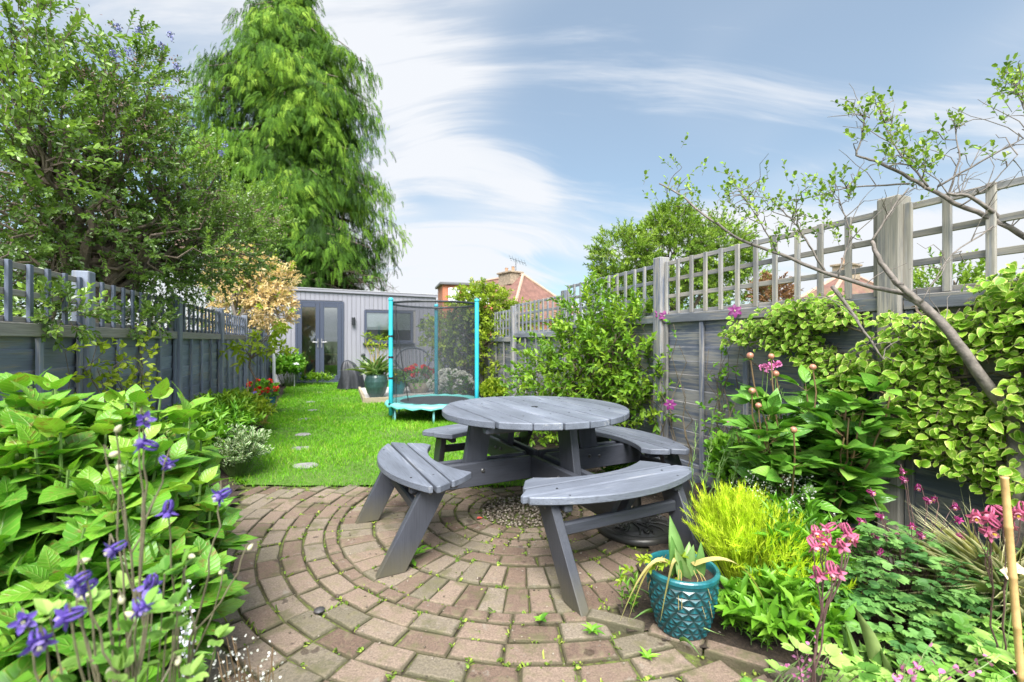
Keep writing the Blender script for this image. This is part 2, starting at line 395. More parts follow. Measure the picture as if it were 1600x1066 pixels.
glow = math_(nt, 'ADD', 1.0, math_(nt, 'MULTIPLY', math_(nt, 'POWER', math_(nt, 'MAXIMUM', sdn.outputs['Value'], 0.0), 3.0), 4.0))   # cloud is brighter on the sun's side of the sky
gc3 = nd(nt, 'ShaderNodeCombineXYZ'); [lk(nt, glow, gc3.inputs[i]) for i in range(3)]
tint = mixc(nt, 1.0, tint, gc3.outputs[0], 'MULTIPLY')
skyc = mixc(nt, 1.0, sky.outputs[0], (.54, .64, .61), 'MULTIPLY')
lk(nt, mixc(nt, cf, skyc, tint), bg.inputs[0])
sc.view_settings.view_transform = 'Standard'; sc.view_settings.look = 'None'; sc.view_settings.exposure = 2.45; sc.view_settings.gamma = 1
sc.cycles.max_bounces = 6; sc.cycles.transparent_max_bounces = 12; sc.cycles.use_denoising = True
sc.cycles.caustics_reflective = False; sc.cycles.caustics_refractive = False
try: sc.cycles.denoiser = 'OPENIMAGEDENOISE'
except Exception: pass

# ------------------------------------------------------------------ materials in use
SLATE, BARE = (.135, .155, .205), (.33, .31, .285)
m_fenceL = woodpaint('slate fence paint', (.195, .222, .285), BARE, .68, .6)
m_fenceR = woodpaint('slate fence paint worn', (.125, .142, .185), BARE, .80, .65)
m_trelL = woodpaint('trellis paint dark', (.11, .13, .18), BARE, .52, .65)
m_trelLw = woodpaint('trellis paint weathered', (.16, .165, .17), (.34, .31, .27), 1.0, .7)
m_trelR = woodpaint('trellis grey', (.17, .185, .215), (.36, .33, .29), .72, .7)
m_trelN = woodpaint('trellis bare', (.225, .225, .23), (.38, .35, .30), .8, .75)
m_bare = woodpaint('weathered timber', (.225, .22, .215), (.36, .33, .28), .9, .75)
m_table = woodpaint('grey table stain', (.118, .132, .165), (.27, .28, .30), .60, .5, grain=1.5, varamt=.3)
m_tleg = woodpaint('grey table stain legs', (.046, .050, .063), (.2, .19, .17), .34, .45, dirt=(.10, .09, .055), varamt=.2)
m_steel = plain('bolt steel', (.12, .12, .12), .45, .7)
m_dark = plain('dark metal', (.03, .033, .037), .4, .3)
m_white = plain('white plastic', (.72, .73, .74), .4)

# ------------------------------------------------------------------ ground, bed, patio, lawn
def ground_mesh(name, poly, z, mat, amp=0.0, step=.12, kind='structure', fall=.15):
    """a sheet over a polygon, gently uneven, dipping to its rim"""
    poly = np.asarray(poly, float); lo = poly.min(0); hi = poly.max(0); nx = int((hi[0]-lo[0])/step)+2; ny = int((hi[1]-lo[1])/step)+2
    xs = np.linspace(lo[0], hi[0], nx); ys = np.linspace(lo[1], hi[1], ny); X, Y = np.meshgrid(xs, ys)
    def inside(P):
        c = np.zeros(len(P), bool); n = len(poly)
        for i in range(n):
            a = poly[i]; b = poly[(i+1) % n]; cond = (a[1] > P[:, 1]) != (b[1] > P[:, 1])
            with np.errstate(divide='ignore', invalid='ignore'): xx = (b[0]-a[0])*(P[:, 1]-a[1])/(b[1]-a[1])+a[0]
            c ^= cond & (P[:, 0] < xx)
        return c
    P = np.c_[X.ravel(), Y.ravel()]
    Z = z+amp*(np.sin(P[:, 0]*7.1)*np.cos(P[:, 1]*6.3)*.4+np.sin(P[:, 0]*17+P[:, 1]*13)*.3+rng.normal(size=len(P))*.35)
    q = np.arange(nx*ny).reshape(ny, nx); Q = np.stack([q[:-1, :-1], q[:-1, 1:], q[1:, 1:], q[1:, :-1]], -1).reshape(-1, 4)
    Q = Q[inside(P[Q].mean(1))]; used, inv = np.unique(Q, return_inverse=True); V = np.c_[P, Z][used]; Q = inv.reshape(-1, 4)
    mb = MB(); mb.add(V, Q.ravel(), np.full(len(Q), 4), V); o = mb.build(name, mat, None, True, kind); o['kind'] = kind; return o
m, nt, b, o = newmat('far ground'); c = ramp(nt, noise(nt, pos(nt), .6, 6), [(.3, (.05, .08, .02)), (.7, (.10, .14, .04))]); lk(nt, c, b.inputs['Base Color']); b.inputs['Roughness'].default_value = .9
mb = MB(); mb.faces([(-900, -900, -.10), (900, -900, -.10), (900, 900, -.10), (-900, 900, -.10)], [[0, 1, 2, 3]]); mb.build('ground', m, kind='structure')
m, nt, b, o = newmat('bed soil'); p_ = pos(nt); n_ = noise(nt, p_, 45, 6, .7)
c = ramp(nt, n_, [(.3, (.018, .012, .008)), (.55, (.06, .042, .028)), (.75, (.12, .09, .06))]); lk(nt, c, b.inputs['Base Color']); b.inputs['Roughness'].default_value = .95; bump(nt, b, n_, 1.0, .03)
m_soil = m
C0 = np.array([.09, 3.12])                                        # middle of the ringed paving
EDGE = [(.30, 1.86), (.52, 1.775), (.88, 1.56), (1.2, 1.36), (1.7, 1.0)]   # brick kerb of the right-hand bed
def g2(s, t): return tuple(gp(s, t)[:2])
bedR = [(.43, 1.84), (.53, 1.79), (.89, 1.575), (1.21, 1.37), (1.7, 1.0), g2(-.2, 2.70), g2(13.3, 2.70), g2(13.3, 2.1), g2(8.5, 2.15), g2(5.4, 2.0), g2(3.9, 1.75), (1.0, 2.9), (.72, 2.42)]
ground_mesh('bed_soil', bedR, .012, m_soil, .016, .06)
bedL = [(-.9, .6), (-1.05, 1.4), (-1.50, 2.1), (-1.78, 2.7), (-2.08, 3.5), g2(4.3, -.83), g2(8.0, -1.0), g2(13.4, -1.25), g2(13.4, -1.57), g2(.5, -1.57), (-2.0, .3)]
ground_mesh('border_soil', bedL, .018, m_soil, .016, .08)
m, nt, b, o = newmat('mossy joints'); n_ = noise(nt, pos(nt), 26, 6, .7); k_ = noise(nt, pos(nt), 3.2, 4)
c = ramp(nt, math_(nt, 'ADD', math_(nt, 'MULTIPLY', n_, .6), math_(nt, 'MULTIPLY', k_, .45)), [(.40, (.028, .021, .014)), (.50, (.060, .052, .022)), (.60, (.11, .14, .026)), (.74, (.20, .27, .045))])
lk(nt, c, b.inputs['Base Color']); b.inputs['Roughness'].default_value = .95; bump(nt, b, n_, .8, .02)
mb = MB(); mb.faces([(-3.2, .3, -.014), (2.0, .3, -.014), (1.6, 3.66, -.014), (-3.2, 3.66, -.014)], [[0, 1, 2, 3]]); mb.build('paving_bed', m, kind='structure')
m, nt, b, o = newmat('brick pavers'); g = gcv(nt); sp = nd(nt, 'ShaderNodeSeparateXYZ'); lk(nt, g, sp.inputs[0]); p_ = pos(nt)
c = ramp(nt, sp.outputs[2], [(0, (.112, .072, .052)), (.3, (.164, .114, .085)), (.6, (.214, .158, .120)), (.8, (.195, .158, .120)), (1, (.138, .118, .082))])
f1 = noise(nt, p_, 130, 5, .7); f2 = noise(nt, p_, 16, 5, .65); f3 = noise(nt, p_, 4.5, 5, .6)
c = mixc(nt, 1.0, c, ramp(nt, f1, [(.3, .5), (.7, 1.38)]), 'MULTIPLY')
c = mixc(nt, ramp(nt, f2, [(.50, 0.0), (.68, .7)]), c, (.17, .145, .085))            # lichen and grime
c = mixc(nt, ramp(nt, f2, [(.28, .75), (.38, 0.0)]), c, (.32, .28, .24))             # pale scuffs
c = mixc(nt, ramp(nt, math_(nt, 'ADD', math_(nt, 'MULTIPLY', f3, .7), math_(nt, 'MULTIPLY', f2, .3)), [(.53, 0.0), (.62, .6)]), c, (.075, .075, .028))
rim = math_(nt, 'SUBTRACT', math_(nt, 'ADD', sp.outputs[0], math_(nt, 'MULTIPLY', math_(nt, 'SUBTRACT', f2, .5), 1.6)), .0)
c = mixc(nt, ramp(nt, rim, [(.40, .70), (.85, 0.0)]), c, (.05, .05, .02))           # earth and moss creep over the worn arrises
wet = ramp(nt, noise(nt, p_, 8.5, 3, .5), [(.665, 0.0), (.69, 1.0)])                 # drying rain spots
c = mixc(nt, math_(nt, 'MULTIPLY', wet, .72), c, (.055, .038, .03)); lk(nt, c, b.inputs['Base Color'])
lk(nt, math_(nt, 'SUBTRACT', .82, math_(nt, 'MULTIPLY', wet, .5)), b.inputs['Roughness']); bump(nt, b, math_(nt, 'ADD', math_(nt, 'MULTIPLY', f1, .6), f2), .8, .009)
m_brick = m
mb = MB(); joints = []
def in_bed(x, y):
    for (x0, y0), (x1, y1) in zip(EDGE[:-1], EDGE[1:]):
        if x0 <= x <= x1 and y > y0+(y1-y0)*(x-x0)/(x1-x0)+.03 and x > .40+(y-1.85)*.52: return True
    return x > 1.7 or (y > 2.2 and x > .40+(y-1.85)*.52)
def paver(quad, zt=0.0, mi=0, var=None):
    """one worn brick from its four plan corners"""
    q = np.array(quad); c = q.mean(0); q = c+(q-c)*.962; q += rng.normal(size=(4, 2))*.0022
    tilt = np.clip(rng.normal(size=2)*.022, -.035, .035); zz = zt+np.clip(rng.normal()*.0026, -.005, .005); V = []
    for ins, z in ((0, -.05), (0, -.009), (.005, -.003), (.013, 0)):
        for p in q:
            d = c-p; L = np.linalg.norm(d); pp = p+d/L*ins*1.4; V.append((pp[0], pp[1], z+zz+(pp-c)@tilt))
    Fs = [[12, 13, 14, 15]]+[[k*4+i, k*4+(i+1) % 4, (k+1)*4+(i+1) % 4, (k+1)*4+i] for k in range(3) for i in range(4)]
    G = np.array(V)*1.0; G[:, 2] = rng.random() if var is None else var; G[:, 0] = np.repeat([0, .15, .6, 1], 4); mb.faces(V, Fs, G, mi)
    joints.append((q, c))
rings = [(.31, .385, .11), (.385, .48, .12), (.48, .58, .12), (.58, .685, .19), (.685, .79, .19), (.79, .995, .102), (.995, 1.20, .104), (1.20, 1.275, .105)]
r = 1.275
while r < 2.95: rings.append((r, r+.112, .205)); r += .112
for i, (ra, rb, tl) in enumerate(rings):
    n = max(8, int(round(2*PI*(ra+rb)/2/tl))); ph = rng.random()*6.28
    cuts = ph+2*PI*(np.arange(n)+rng.uniform(-.06, .06, n))/n
    wob = .007 if abs(ra-1.20) < .001 else .002*math.sin(i*1.7)
    for j in range(n):
        a0 = cuts[j]; a1 = cuts[(j+1) % n]+(2*PI if j == n-1 else 0); am = (a0+a1)/2; cx = C0[0]+(ra+rb)/2*math.cos(am); cy = C0[1]+(ra+rb)/2*math.sin(am)
        if cy > 3.60 or cx > 1.5 or cy < .45 or in_bed(cx, cy): continue
        if cx < -1.2 and cx < -1.33-(cy-1.8)*.42: continue
        sub = [(C0[0]+rr*math.cos(aa), C0[1]+rr*math.sin(aa)) for rr, aa in ((ra+.003, a0), (rb-.003, a0), (rb-.003, a1), (ra+.003, a1))]
        paver(sub[::-1], wob, var=rng.random()*.4 if wob > .005 else None)
kerb = []
for (x0, y0), (x1, y1) in zip(EDGE[:-1], EDGE[1:]):
    L = math.hypot(x1-x0, y1-y0); n = max(1, round(L/.205)); dx_, dy_ = (x1-x0)/L, (y1-y0)/L
    for k in range(n):
        a = np.array([x0+(x1-x0)*k/n, y0+(y1-y0)*k/n]); e = np.array([x0+(x1-x0)*(k+1)/n, y0+(y1-y0)*(k+1)/n]); nn = np.array([-dy_, dx_])*.07
        paver([a, e, e+nn, a+nn], .022)
mb.build('patio', m_brick, kind='structure')
# pebbles at the hub of the paving
m_peb = leafmat('pebble stone', [(0, (.06, .048, .035)), (.5, (.16, .13, .095)), (1, (.34, .30, .25))], .8, 0)
mb = MB(); n = 900; a = rng.uniform(0, 6.28, n); r = .30*np.sqrt(rng.random(n))
ICO = dict(V=np.array([(0, 0, .28), (0, 0, -.28), (.5, 0, 0), (-.5, 0, 0), (0, .5, 0), (0, -.5, 0)]), uv=np.zeros((6, 2)), loops=np.array([2, 4, 0, 4, 3, 0, 3, 5, 0, 5, 2, 0, 4, 2, 1, 3, 4, 1, 5, 3, 1, 2, 5, 1]), sizes=np.full(8, 3))
mb.inst(ICO, np.c_[C0[0]+r*np.cos(a), C0[1]+r*np.sin(a), rng.uniform(-.012, .006, n)], rdir(n)*[1, 1, .3], (0, 0, 1), rng.uniform(.012, .032, n), rng.uniform(.012, .03, n))
n = 500; q = rng.normal(size=(n, 2))*[.55, .45]+[.25, 2.95]; mb.inst(ICO, np.c_[q, np.full(n, .004)], rdir(n)*[1, 1, .2], (0, 0, 1), rng.uniform(.006, .018, n), rng.uniform(.006, .016, n))
o = mb.build('gravel', m_peb, None, True, 'stuff')
# lawn
m, nt, b, o = newmat('lawn turf'); n_ = noise(nt, pos(nt), 30, 5, .7); k_ = noise(nt, pos(nt), 1.3, 3)
c = ramp(nt, math_(nt, 'ADD', math_(nt, 'MULTIPLY', n_, .5), math_(nt, 'MULTIPLY', k_, .5)), [(.35, (.05, .10, .012)), (.65, (.10, .19, .02))]); lk(nt, c, b.inputs['Base Color']); b.inputs['Roughness'].default_value = .95; bump(nt, b, n_, .6, .03)
lawnP = [(-2.06, 3.62), (1.3, 3.62), g2(3.95, 1.77), g2(5.4, 2.02), g2(8.5, 2.17), g2(13.45, 2.2), g2(13.45, -1.25), g2(8.0, -.98), g2(4.3, -.81)]
ground_mesh('lawn', lawnP, .004, m, .006, .12)
stones = [(478, 727, .27, .15), (470, 700, .25, .13), (474, 678, .22, .12), (476, 654, .22, .12), (489, 640, .2, .11), (486, 627, .2, .11), (497, 612, .2, .12)]
SP = [gnd(x, y) for x, y, _, _ in stones]
m_gr = leafmat('grass blades', [(0, (.075, .24, .008)), (.5, (.15, .40, .012)), (.85, (.24, .50, .025)), (1, (.42, .48, .10))], .5, .35, spec=.3)
TBL = dict(V=np.array([(0, .5, 0), (0, -.5, 0), (.55, .36, .06), (.55, -.36, .06), (1, 0, .28)]), uv=np.array([(0, 1), (0, -1), (.5, 1), (.5, -1), (1, 0)], float), loops=np.array([1, 3, 2, 0, 3, 4, 2]), sizes=np.array([4, 3]))
mb = MB(); N = 320000; X = rng.uniform(-6.5, 1.6, N); Y = rng.uniform(3.56, 13.6, N); t_ = GN[0]*X+GN[1]*Y; s_ = GD[0]*X+GD[1]*Y
left = np.interp(s_, [4.3, 8, 13.4], [-.84, -1.0, -1.28])
right = np.interp(s_, [3.9, 5.4, 8.5, 13.45], [1.8, 2.05, 2.2, 2.25])
keep = (t_ > left) & (t_ < right) & (s_ < 13.42) & (rng.random(N) < np.clip((5.5/Y)**1.6, .12, 1)) & (Y > 3.58+.035*np.sin(X*9)+.03*np.sin(X*23)-.09*rng.random(N)**3)
BP = gnd(628, 676); worn = ((X-BP[0])/.45)**2+((Y-BP[1])/.35)**2; keep &= (worn > 1) | (rng.random(N) < .25+.6*worn)
for (p, (px, py, w, h)) in zip(SP, stones): keep &= ((X-p[0])/(w*.44))**2+((Y-p[1])/(h*.56))**2 > .6+.5*rng.random(N)
X, Y = X[keep], Y[keep]; n = len(X); cl = np.sin(X*2.1+Y*1.3)*np.sin(Y*2.7-X*.8)+np.sin(X*6)*np.sin(Y*5)*.5
hgt = rng.uniform(.022, .05, n)*(1+.40*cl)*(1+.35*(rng.random(n) < .03)); D = np.c_[rng.normal(size=(n, 2))*.42, np.ones(n)]
mb.inst(TBL, np.c_[X, Y, np.zeros(n)], D, np.c_[rng.normal(size=(n, 2)), np.full(n, .1)], hgt*1.1, np.clip(.0011*Y, .004, .012)*rng.uniform(.7, 1.3, n), np.clip(.45+.16*cl+rng.normal(size=n)*.25, 0, 1))
o = mb.build('grass', m_gr, None, False, 'stuff')
m_stone = plain('stepping slab', (.20, .195, .19), .85, nz=.35, nscale=22, bmp=.5)
slabs = ['widest grey stepping stone in the lawn, nearest the brick patio', 'grey stepping stone, second out from the brick patio', 'grey stepping stone, third out from the brick patio', 'thin pale stepping stone in mid lawn, fourth from the patio',
         'stepping stone almost grown over by grass, fifth from the patio', 'stepping stone almost grown over by grass, third from the glass doors', 'last stepping stone, just in front of the glass doors']
for (p, (px, py, w, h), lb) in zip(SP, stones, slabs):
    mb = MB(); k = 11; an = np.arange(k)/k*2*PI; rr = 1+rng.uniform(-.14, .12, k)
    mb.prism(np.c_[w/2*rr*np.cos(an)*.9, h*.62*rr*np.sin(an)], p, np.eye(3), -.03, .016, .008)
    tag(mb.build('stepping_stone', m_stone), lb, 'stepping stone', 'stepping stones across the lawn')

# ------------------------------------------------------------------ fences
def fence(name, label, t, s0, np_, sgn, zrail0, ztop0, mp, mtr, mtrh, mrail, mpost, step, rows, pw, bare_posts=(), proud=.045, drop=0.0):
    root = thing(name, label, 'fence', gp(s0, t))
    inn = -sgn                                                   # the garden side
    ax = [GD, GN, GZ]
    for k in range(np_+1):
        sp_ = s0+1.83*k; mb = MB(); dr = drop*min(1, max(0, (k-2)*.6)); zrail, ztop = zrail0-dr, ztop0-dr
        mb.box(gp(sp_, t+inn*.02, (ztop+proud)/2-.05), ax, (pw/2, pw/2, (ztop+proud)/2+.05), .006)
        mb.build('post', m_bare if k in bare_posts else mpost, root)
        if k == np_: break
        a, e = sp_+pw/2+.004, sp_+1.83-pw/2-.004
        mb = MB(); z = .14; i = 0
        while z < zrail-.02:                                     # overlapping waney boards
            h = min(.128, zrail-z); tl = .10
            axb = [GD, nrm(GN*math.cos(tl)+GZ*math.sin(tl)*inn*-1), nrm(np.cross(GD, nrm(GN*math.cos(tl)+GZ*math.sin(tl)*inn*-1)))]
            wj = rng.normal()*.0035; axb[0] = nrm(GD+GZ*wj); axb[1] = nrm(axb[1]-GD*(axb[1]@axb[0])); axb[2] = np.cross(axb[0], axb[1])
            mb.box(gp((a+e)/2, t-inn*.006+inn*.003*(i % 2), z+h/2+rng.normal()*.004), axb, ((e-a)/2, .006, h/2+.012), .003); z += .118; i += 1
        mb.box(gp((a+e)/2, t, .07), ax, ((e-a)/2, .018, .075), .004)
        p = mb.build('board_panel', mp, root)
        nb = 4
        for j in range(nb+1):
            ss = a+.02+(e-a-.04)*j/nb; mb = MB(); mb.box(gp(ss, t+inn*.028, zrail/2+.06), ax, (.019, .011, zrail/2-.065), .003); mb.build('batten', mp, p)
        mb = MB(); mb.box(gp((a+e)/2, t+inn*.03, zrail+.035), ax, ((e-a)/2, .017, .037), .004); mb.build('rail', mrail, root)
        mb = MB(); zb = zrail+.075; nv = int(round((e-a)/step))
        for j in range(nv+1):
            ss = a+.018+(e-a-.036)*j/nv; mb.box(gp(ss+rng.normal()*.003, t+inn*.026, (zb+ztop)/2), [nrm(GD+GZ*rng.normal()*.006), GN, GZ], (.0165, .009, (ztop-zb)/2), .002)
        for j in range(rows+1):
            z = zb+.012+(ztop-zb-.03)*j/rows; mb.box(gp((a+e)/2, t+inn*.006, z), ax, ((e-a)/2-.002, .0095, .0165), .002, 1)
        mb.build('trellis', [m_trelN, m_trelN] if (bare_posts and k < 2) else [mtr, mtrh], root)
    return root
fence('trellis_topped_fence', 'low slate blue board fence with dark upright trellis along the left border', -1.6, .16, 7, -1, 1.175, 1.565, m_fenceL, m_trelL, m_trelLw, m_trelLw, m_fenceL, .165, 2, .092)
fence('trellis_topped_fence', 'taller worn slate board fence with square grey trellis behind the picnic table', 2.72, -.32, 7, 1, 1.31, 1.85, m_fenceR, m_trelR, m_trelR, m_trelR, m_fenceR, .152, 3, .104, (1,), drop=.17)

# ------------------------------------------------------------------ garden room
SF = 13.5
m, nt, b, o = newmat('lilac grey cladding'); g = gcv(nt); n_ = noise(nt, mapv(nt, g, (1, 25, 25)), 1.0, 4)
c = ramp(nt, n_, [(.3, (.190, .190, .222)), (.7, (.235, .235, .268))]); lk(nt, c, b.inputs['Base Color']); b.inputs['Roughness'].default_value = .55; m_clad = m
m_anth = plain('anthracite frame', (.045, .055, .085), .35)
m, nt, b, o = newmat('window glass'); nt.nodes.remove(b)
gl = nd(nt, 'ShaderNodeBsdfGlossy'); gl.inputs['Roughness'].default_value = .02; gl.inputs[0].default_value = (.9, .95, 1, 1); tr = nd(nt, 'ShaderNodeBsdfTransparent'); tr.inputs[0].default_value = (.93, .96, .95, 1)
fr = nd(nt, 'ShaderNodeFresnel'); fr.inputs[0].default_value = 1.5; mx = nd(nt, 'ShaderNodeMixShader')
lk(nt, math_(nt, 'ADD', math_(nt, 'MULTIPLY', fr.outputs[0], 1.2), .05, clamp=True), mx.inputs[0]); lk(nt, tr.outputs[0], mx.inputs[1]); lk(nt, gl.outputs[0], mx.inputs[2]); lk(nt, mx.outputs[0], o.inputs[0]); m_glass = m
shed = thing('garden_room', 'flat roofed garden room clad in lilac grey boards at the end of the lawn', 'garden room', gp(SF, .5))
axS = [GN, GD, GZ]
ops = [(-1.105, .12, .04, 2.24), (.66, 2.02, 1.10, 2.02)]         # door and window openings: t0, t1, z0, z1
ztop = lambda t: 2.545-.016*(t+1.5)
mb = MB(); t = -1.56
while t < 2.66:
    t1 = min(t+.118, 2.68); zs = [(0.0, ztop(t)-.02)]
    for (a, e, z0, z1) in ops:
        if t1 > a+.03 and t < e-.03: zs = [(0.0, z0-.02), (z1+.02, ztop(t)-.02)]
    for z0, z1 in zs:
        if z1-z0 > .03: mb.box(gp(SF+.012, (t+t1)/2, (z0+z1)/2), [GZ, GN, GD], ((z1-z0)/2, (t1-t)/2-.0035, .011), .003)
    t = t1
mb.build('wall', m_clad, shed)
mb = MB(); SB = SF+2.6
for a, e, z0, z1 in [(-1.56, -1.105, 0, 2.5), (.12, .66, 0, 2.48), (2.02, 2.68, 0, 2.46), (-1.105, .12, 2.24, 2.5), (.66, 2.02, 0, 1.10), (.66, 2.02, 2.02, 2.46)]:
    mb.box(gp(SF+.055, (a+e)/2, (z0+z1)/2), axS, ((e-a)/2, .03, (z1-z0)/2), .001)
mb.box(gp((SF+SB)/2+.1, -1.57, 1.24), axS, (.03, 1.3, 1.24), .002); mb.box(gp((SF+SB)/2+.1, 2.69, 1.22), axS, (.03, 1.3, 1.22), .002)
mb.box(gp(SB+.1, .56, 1.22), axS, (2.1, .03, 1.22), .002); mb.box(gp((SF+SB)/2+.1, .56, .03), axS, (2.1, 1.28, .02), .002)
mb.build('room_shell', plain('room lining', (.26, .25, .23), .7, nz=.1), shed)
mb = MB(); a, e = gp(SF+1.2, -1.66, ztop(-1.66)+.012), gp(SF+1.2, 2.74, ztop(2.74)+.012); d = nrm(e-a)
mb.box((a+e)/2, [d, GD, nrm(np.cross(d, GD))], (np.linalg.norm(e-a)/2, 1.225, .035), .006); rf = mb.build('roof', plain('roof felt', (.12, .12, .13), .8), shed)
mb = MB(); a, e = gp(SF-.04, -1.66, ztop(-1.66)-.0), gp(SF-.04, 2.74, ztop(2.74)-.0); mb.box((a+e)/2, [d, GD, nrm(np.cross(d, GD))], (np.linalg.norm(e-a)/2, .012, .035), .004); mb.build('fascia', m_clad, rf)
mb = MB(); mb.box((a+e)/2+GZ*.047-GD*.004, [d, GD, nrm(np.cross(d, GD))], (np.linalg.norm(e-a)/2, .02, .01), .003); mb.build('roof_trim', plain('pale roof trim', (.34, .34, .36), .5), rf)
mb = MB(); T0, T1, Z0, Z1 = ops[0]
for q in ((T0+.03, (Z0+Z1)/2, .03, (Z1-Z0)/2), (T1-.03, (Z0+Z1)/2, .03, (Z1-Z0)/2)): mb.box(gp(SF-.008, q[0], q[1]), axS, (q[2], .035, q[3]), .004)
mb.box(gp(SF-.006, (T0+T1)/2, Z1-.03), axS, ((T1-T0)/2-.058, .033, .03), .004); mb.box(gp(SF-.03, (T0+T1)/2, Z0-.005), axS, ((T1-T0)/2+.02, .06, .03), .004)
mb.build('door_frame', m_anth, shed)
tm = (T0+T1)/2
for a, e, hs in ((T0+.062, tm-.003, 1), (tm+.003, T1-.062, -1)):
    mb = MB(); z0, z1 = Z0+.03, Z1-.062; sw = .105
    mb.box(gp(SF-.014, a+sw/2, (z0+z1)/2), axS, (sw/2, .03, (z1-z0)/2), .006); mb.box(gp(SF-.014, e-sw/2, (z0+z1)/2), axS, (sw/2, .03, (z1-z0)/2), .006)
    mb.box(gp(SF-.012, (a+e)/2, z1-.055), axS, ((e-a)/2-sw-.002, .028, .055), .006); mb.box(gp(SF-.012, (a+e)/2, z0+.065), axS, ((e-a)/2-sw-.002, .028, .065), .006)
    dl = mb.build('door', m_anth, shed)
    mb = MB(); mb.box(gp(SF-.006, (a+e)/2, (z0+z1)/2), axS, ((e-a)/2-sw, .004, (z1-z0)/2-.11), .001); mb.build('pane', m_glass, dl)
    mb = MB(); ht = (e-.045) if hs > 0 else (a+.045)
    mb.box(gp(SF-.05, ht, 1.09), axS, (.016, .007, .12), .003); mb.tube([gp(SF-.05, ht, 1.12), gp(SF-.095, ht, 1.12), gp(SF-.1, ht-hs*.02, 1.12), gp(SF-.1, ht-hs*.13, 1.12)], .011, 6); mb.build('handle', plain('handle steel', (.25, .25, .26), .4, .6), dl)
T0, T1, Z0, Z1 = ops[1]; mb = MB()
for q in ((T0+.035, (Z0+Z1)/2, .035, (Z1-Z0)/2), (T1-.035, (Z0+Z1)/2, .035, (Z1-Z0)/2)): mb.box(gp(SF-.008, q[0], q[1]), axS, (q[2], .03, q[3]), .004)
mb.box(gp(SF-.006, (T0+T1)/2, Z1-.035), axS, ((T1-T0)/2-.068, .028, .035), .004); mb.box(gp(SF-.006, (T0+T1)/2, Z0+.035), axS, ((T1-T0)/2-.068, .028, .035), .004)
wf = mb.build('window', m_anth, shed)
mb = MB(); mb.box(gp(SF-.05, (T0+T1)/2, Z0-.02), axS, ((T1-T0)/2+.04, .07, .015), .004); mb.build('sill', m_anth, wf)
mb = MB(); mb.box(gp(SF-.004, (T0+T1)/2, (Z0+Z1)/2), axS, ((T1-T0)/2-.07, .004, (Z1-Z0)/2-.07), .001); mb.build('pane', m_glass, wf)
mb = MB(); mb.box(gp(SF+.022, (T0+T1)/2, Z1-.29), axS, ((T1-T0)/2-.05, .006, .26), .002); mb.build('blind', plain('pale blind', (.85, .85, .85), .8, nz=.06), wf)
for lt in (.37, 2.27):
    mb = MB(); mb.lathe([(.045, -.11), (.05, -.10), (.05, .10), (.045, .11)], gp(SF-.075, lt, 1.70), 14); mb.box(gp(SF-.02, lt, 1.70), axS, (.025, .022, .03), .004)
    mb.build('wall_lamp', m_dark, shed)
mb = MB(); mb.box(gp(SF+1.7, -.05, .74), axS, (.5, .3, .02), .004)
for dx_, dy_ in ((-.45, -.25), (.45, -.25), (-.45, .25), (.45, .25)): mb.box(gp(SF+1.7+dy_, -.05+dx_, .37), axS, (.02, .02, .35), .003)
tag(mb.build('desk', plain('pale desk', (.45, .36, .24), .5)), 'pale wooden desk standing inside the garden room, seen through the doors', 'desk')
mb = MB(); mb.box(gp(SF+.5, -.93, .45), axS, (.06, .12, .42), .01); tag(mb.build('storage_box', plain('ochre card', (.42, .30, .10), .7, nz=.2)), 'upright ochre box just inside the left glass door', 'box')

# ------------------------------------------------------------------ house beyond, chimneys
m, nt, b, o = newmat('clay roof tiles'); p_ = pos(nt); sp = nd(nt, 'ShaderNodeSeparateXYZ'); lk(nt, p_, sp.inputs[0])
row = math_(nt, 'FRACT', math_(nt, 'MULTIPLY', sp.outputs[2], 9.0)); n_ = noise(nt, p_, 3.5, 5, .7); k_ = noise(nt, p_, .5, 3)
c = ramp(nt, n_, [(.3, (.10, .05, .04)), (.6, (.19, .095, .075)), (.8, (.24, .15, .10))]); c = mixc(nt, ramp(nt, k_, [(.5, 0.0), (.7, .6)]), c, (.15, .14, .06))
c = mixc(nt, ramp(nt, row, [(0, .55), (.16, 0.0)]), c, (.05, .03, .025)); lk(nt, c, b.inputs['Base Color']); b.inputs['Roughness'].default_value = .9; m_tile = m
m, nt, b, o = newmat('red brickwork'); g = gcv(nt); bt = nd(nt, 'ShaderNodeTexBrick'); bt.inputs['Scale'].default_value = 4.4; bt.inputs['Color1'].default_value = (.42, .14, .07, 1); bt.inputs['Color2'].default_value = (.33, .10, .055, 1); bt.inputs['Mortar'].default_value = (.4, .34, .28, 1)
lk(nt, mapv(nt, g, (1, 1, 1)), bt.inputs[0]); lk(nt, bt.outputs[0], b.inputs['Base Color']); b.inputs['Roughness'].default_value = .85; m_rbrick = m
m_ridge = plain('ridge tile', (.36, .24, .18), .85, nz=.25, nscale=6)
m_stonech = plain('old chimney brick', (.28, .22, .16), .9, nz=.4, nscale=7)
m_upvc = plain('white window frame', (.78, .79, .8), .4)
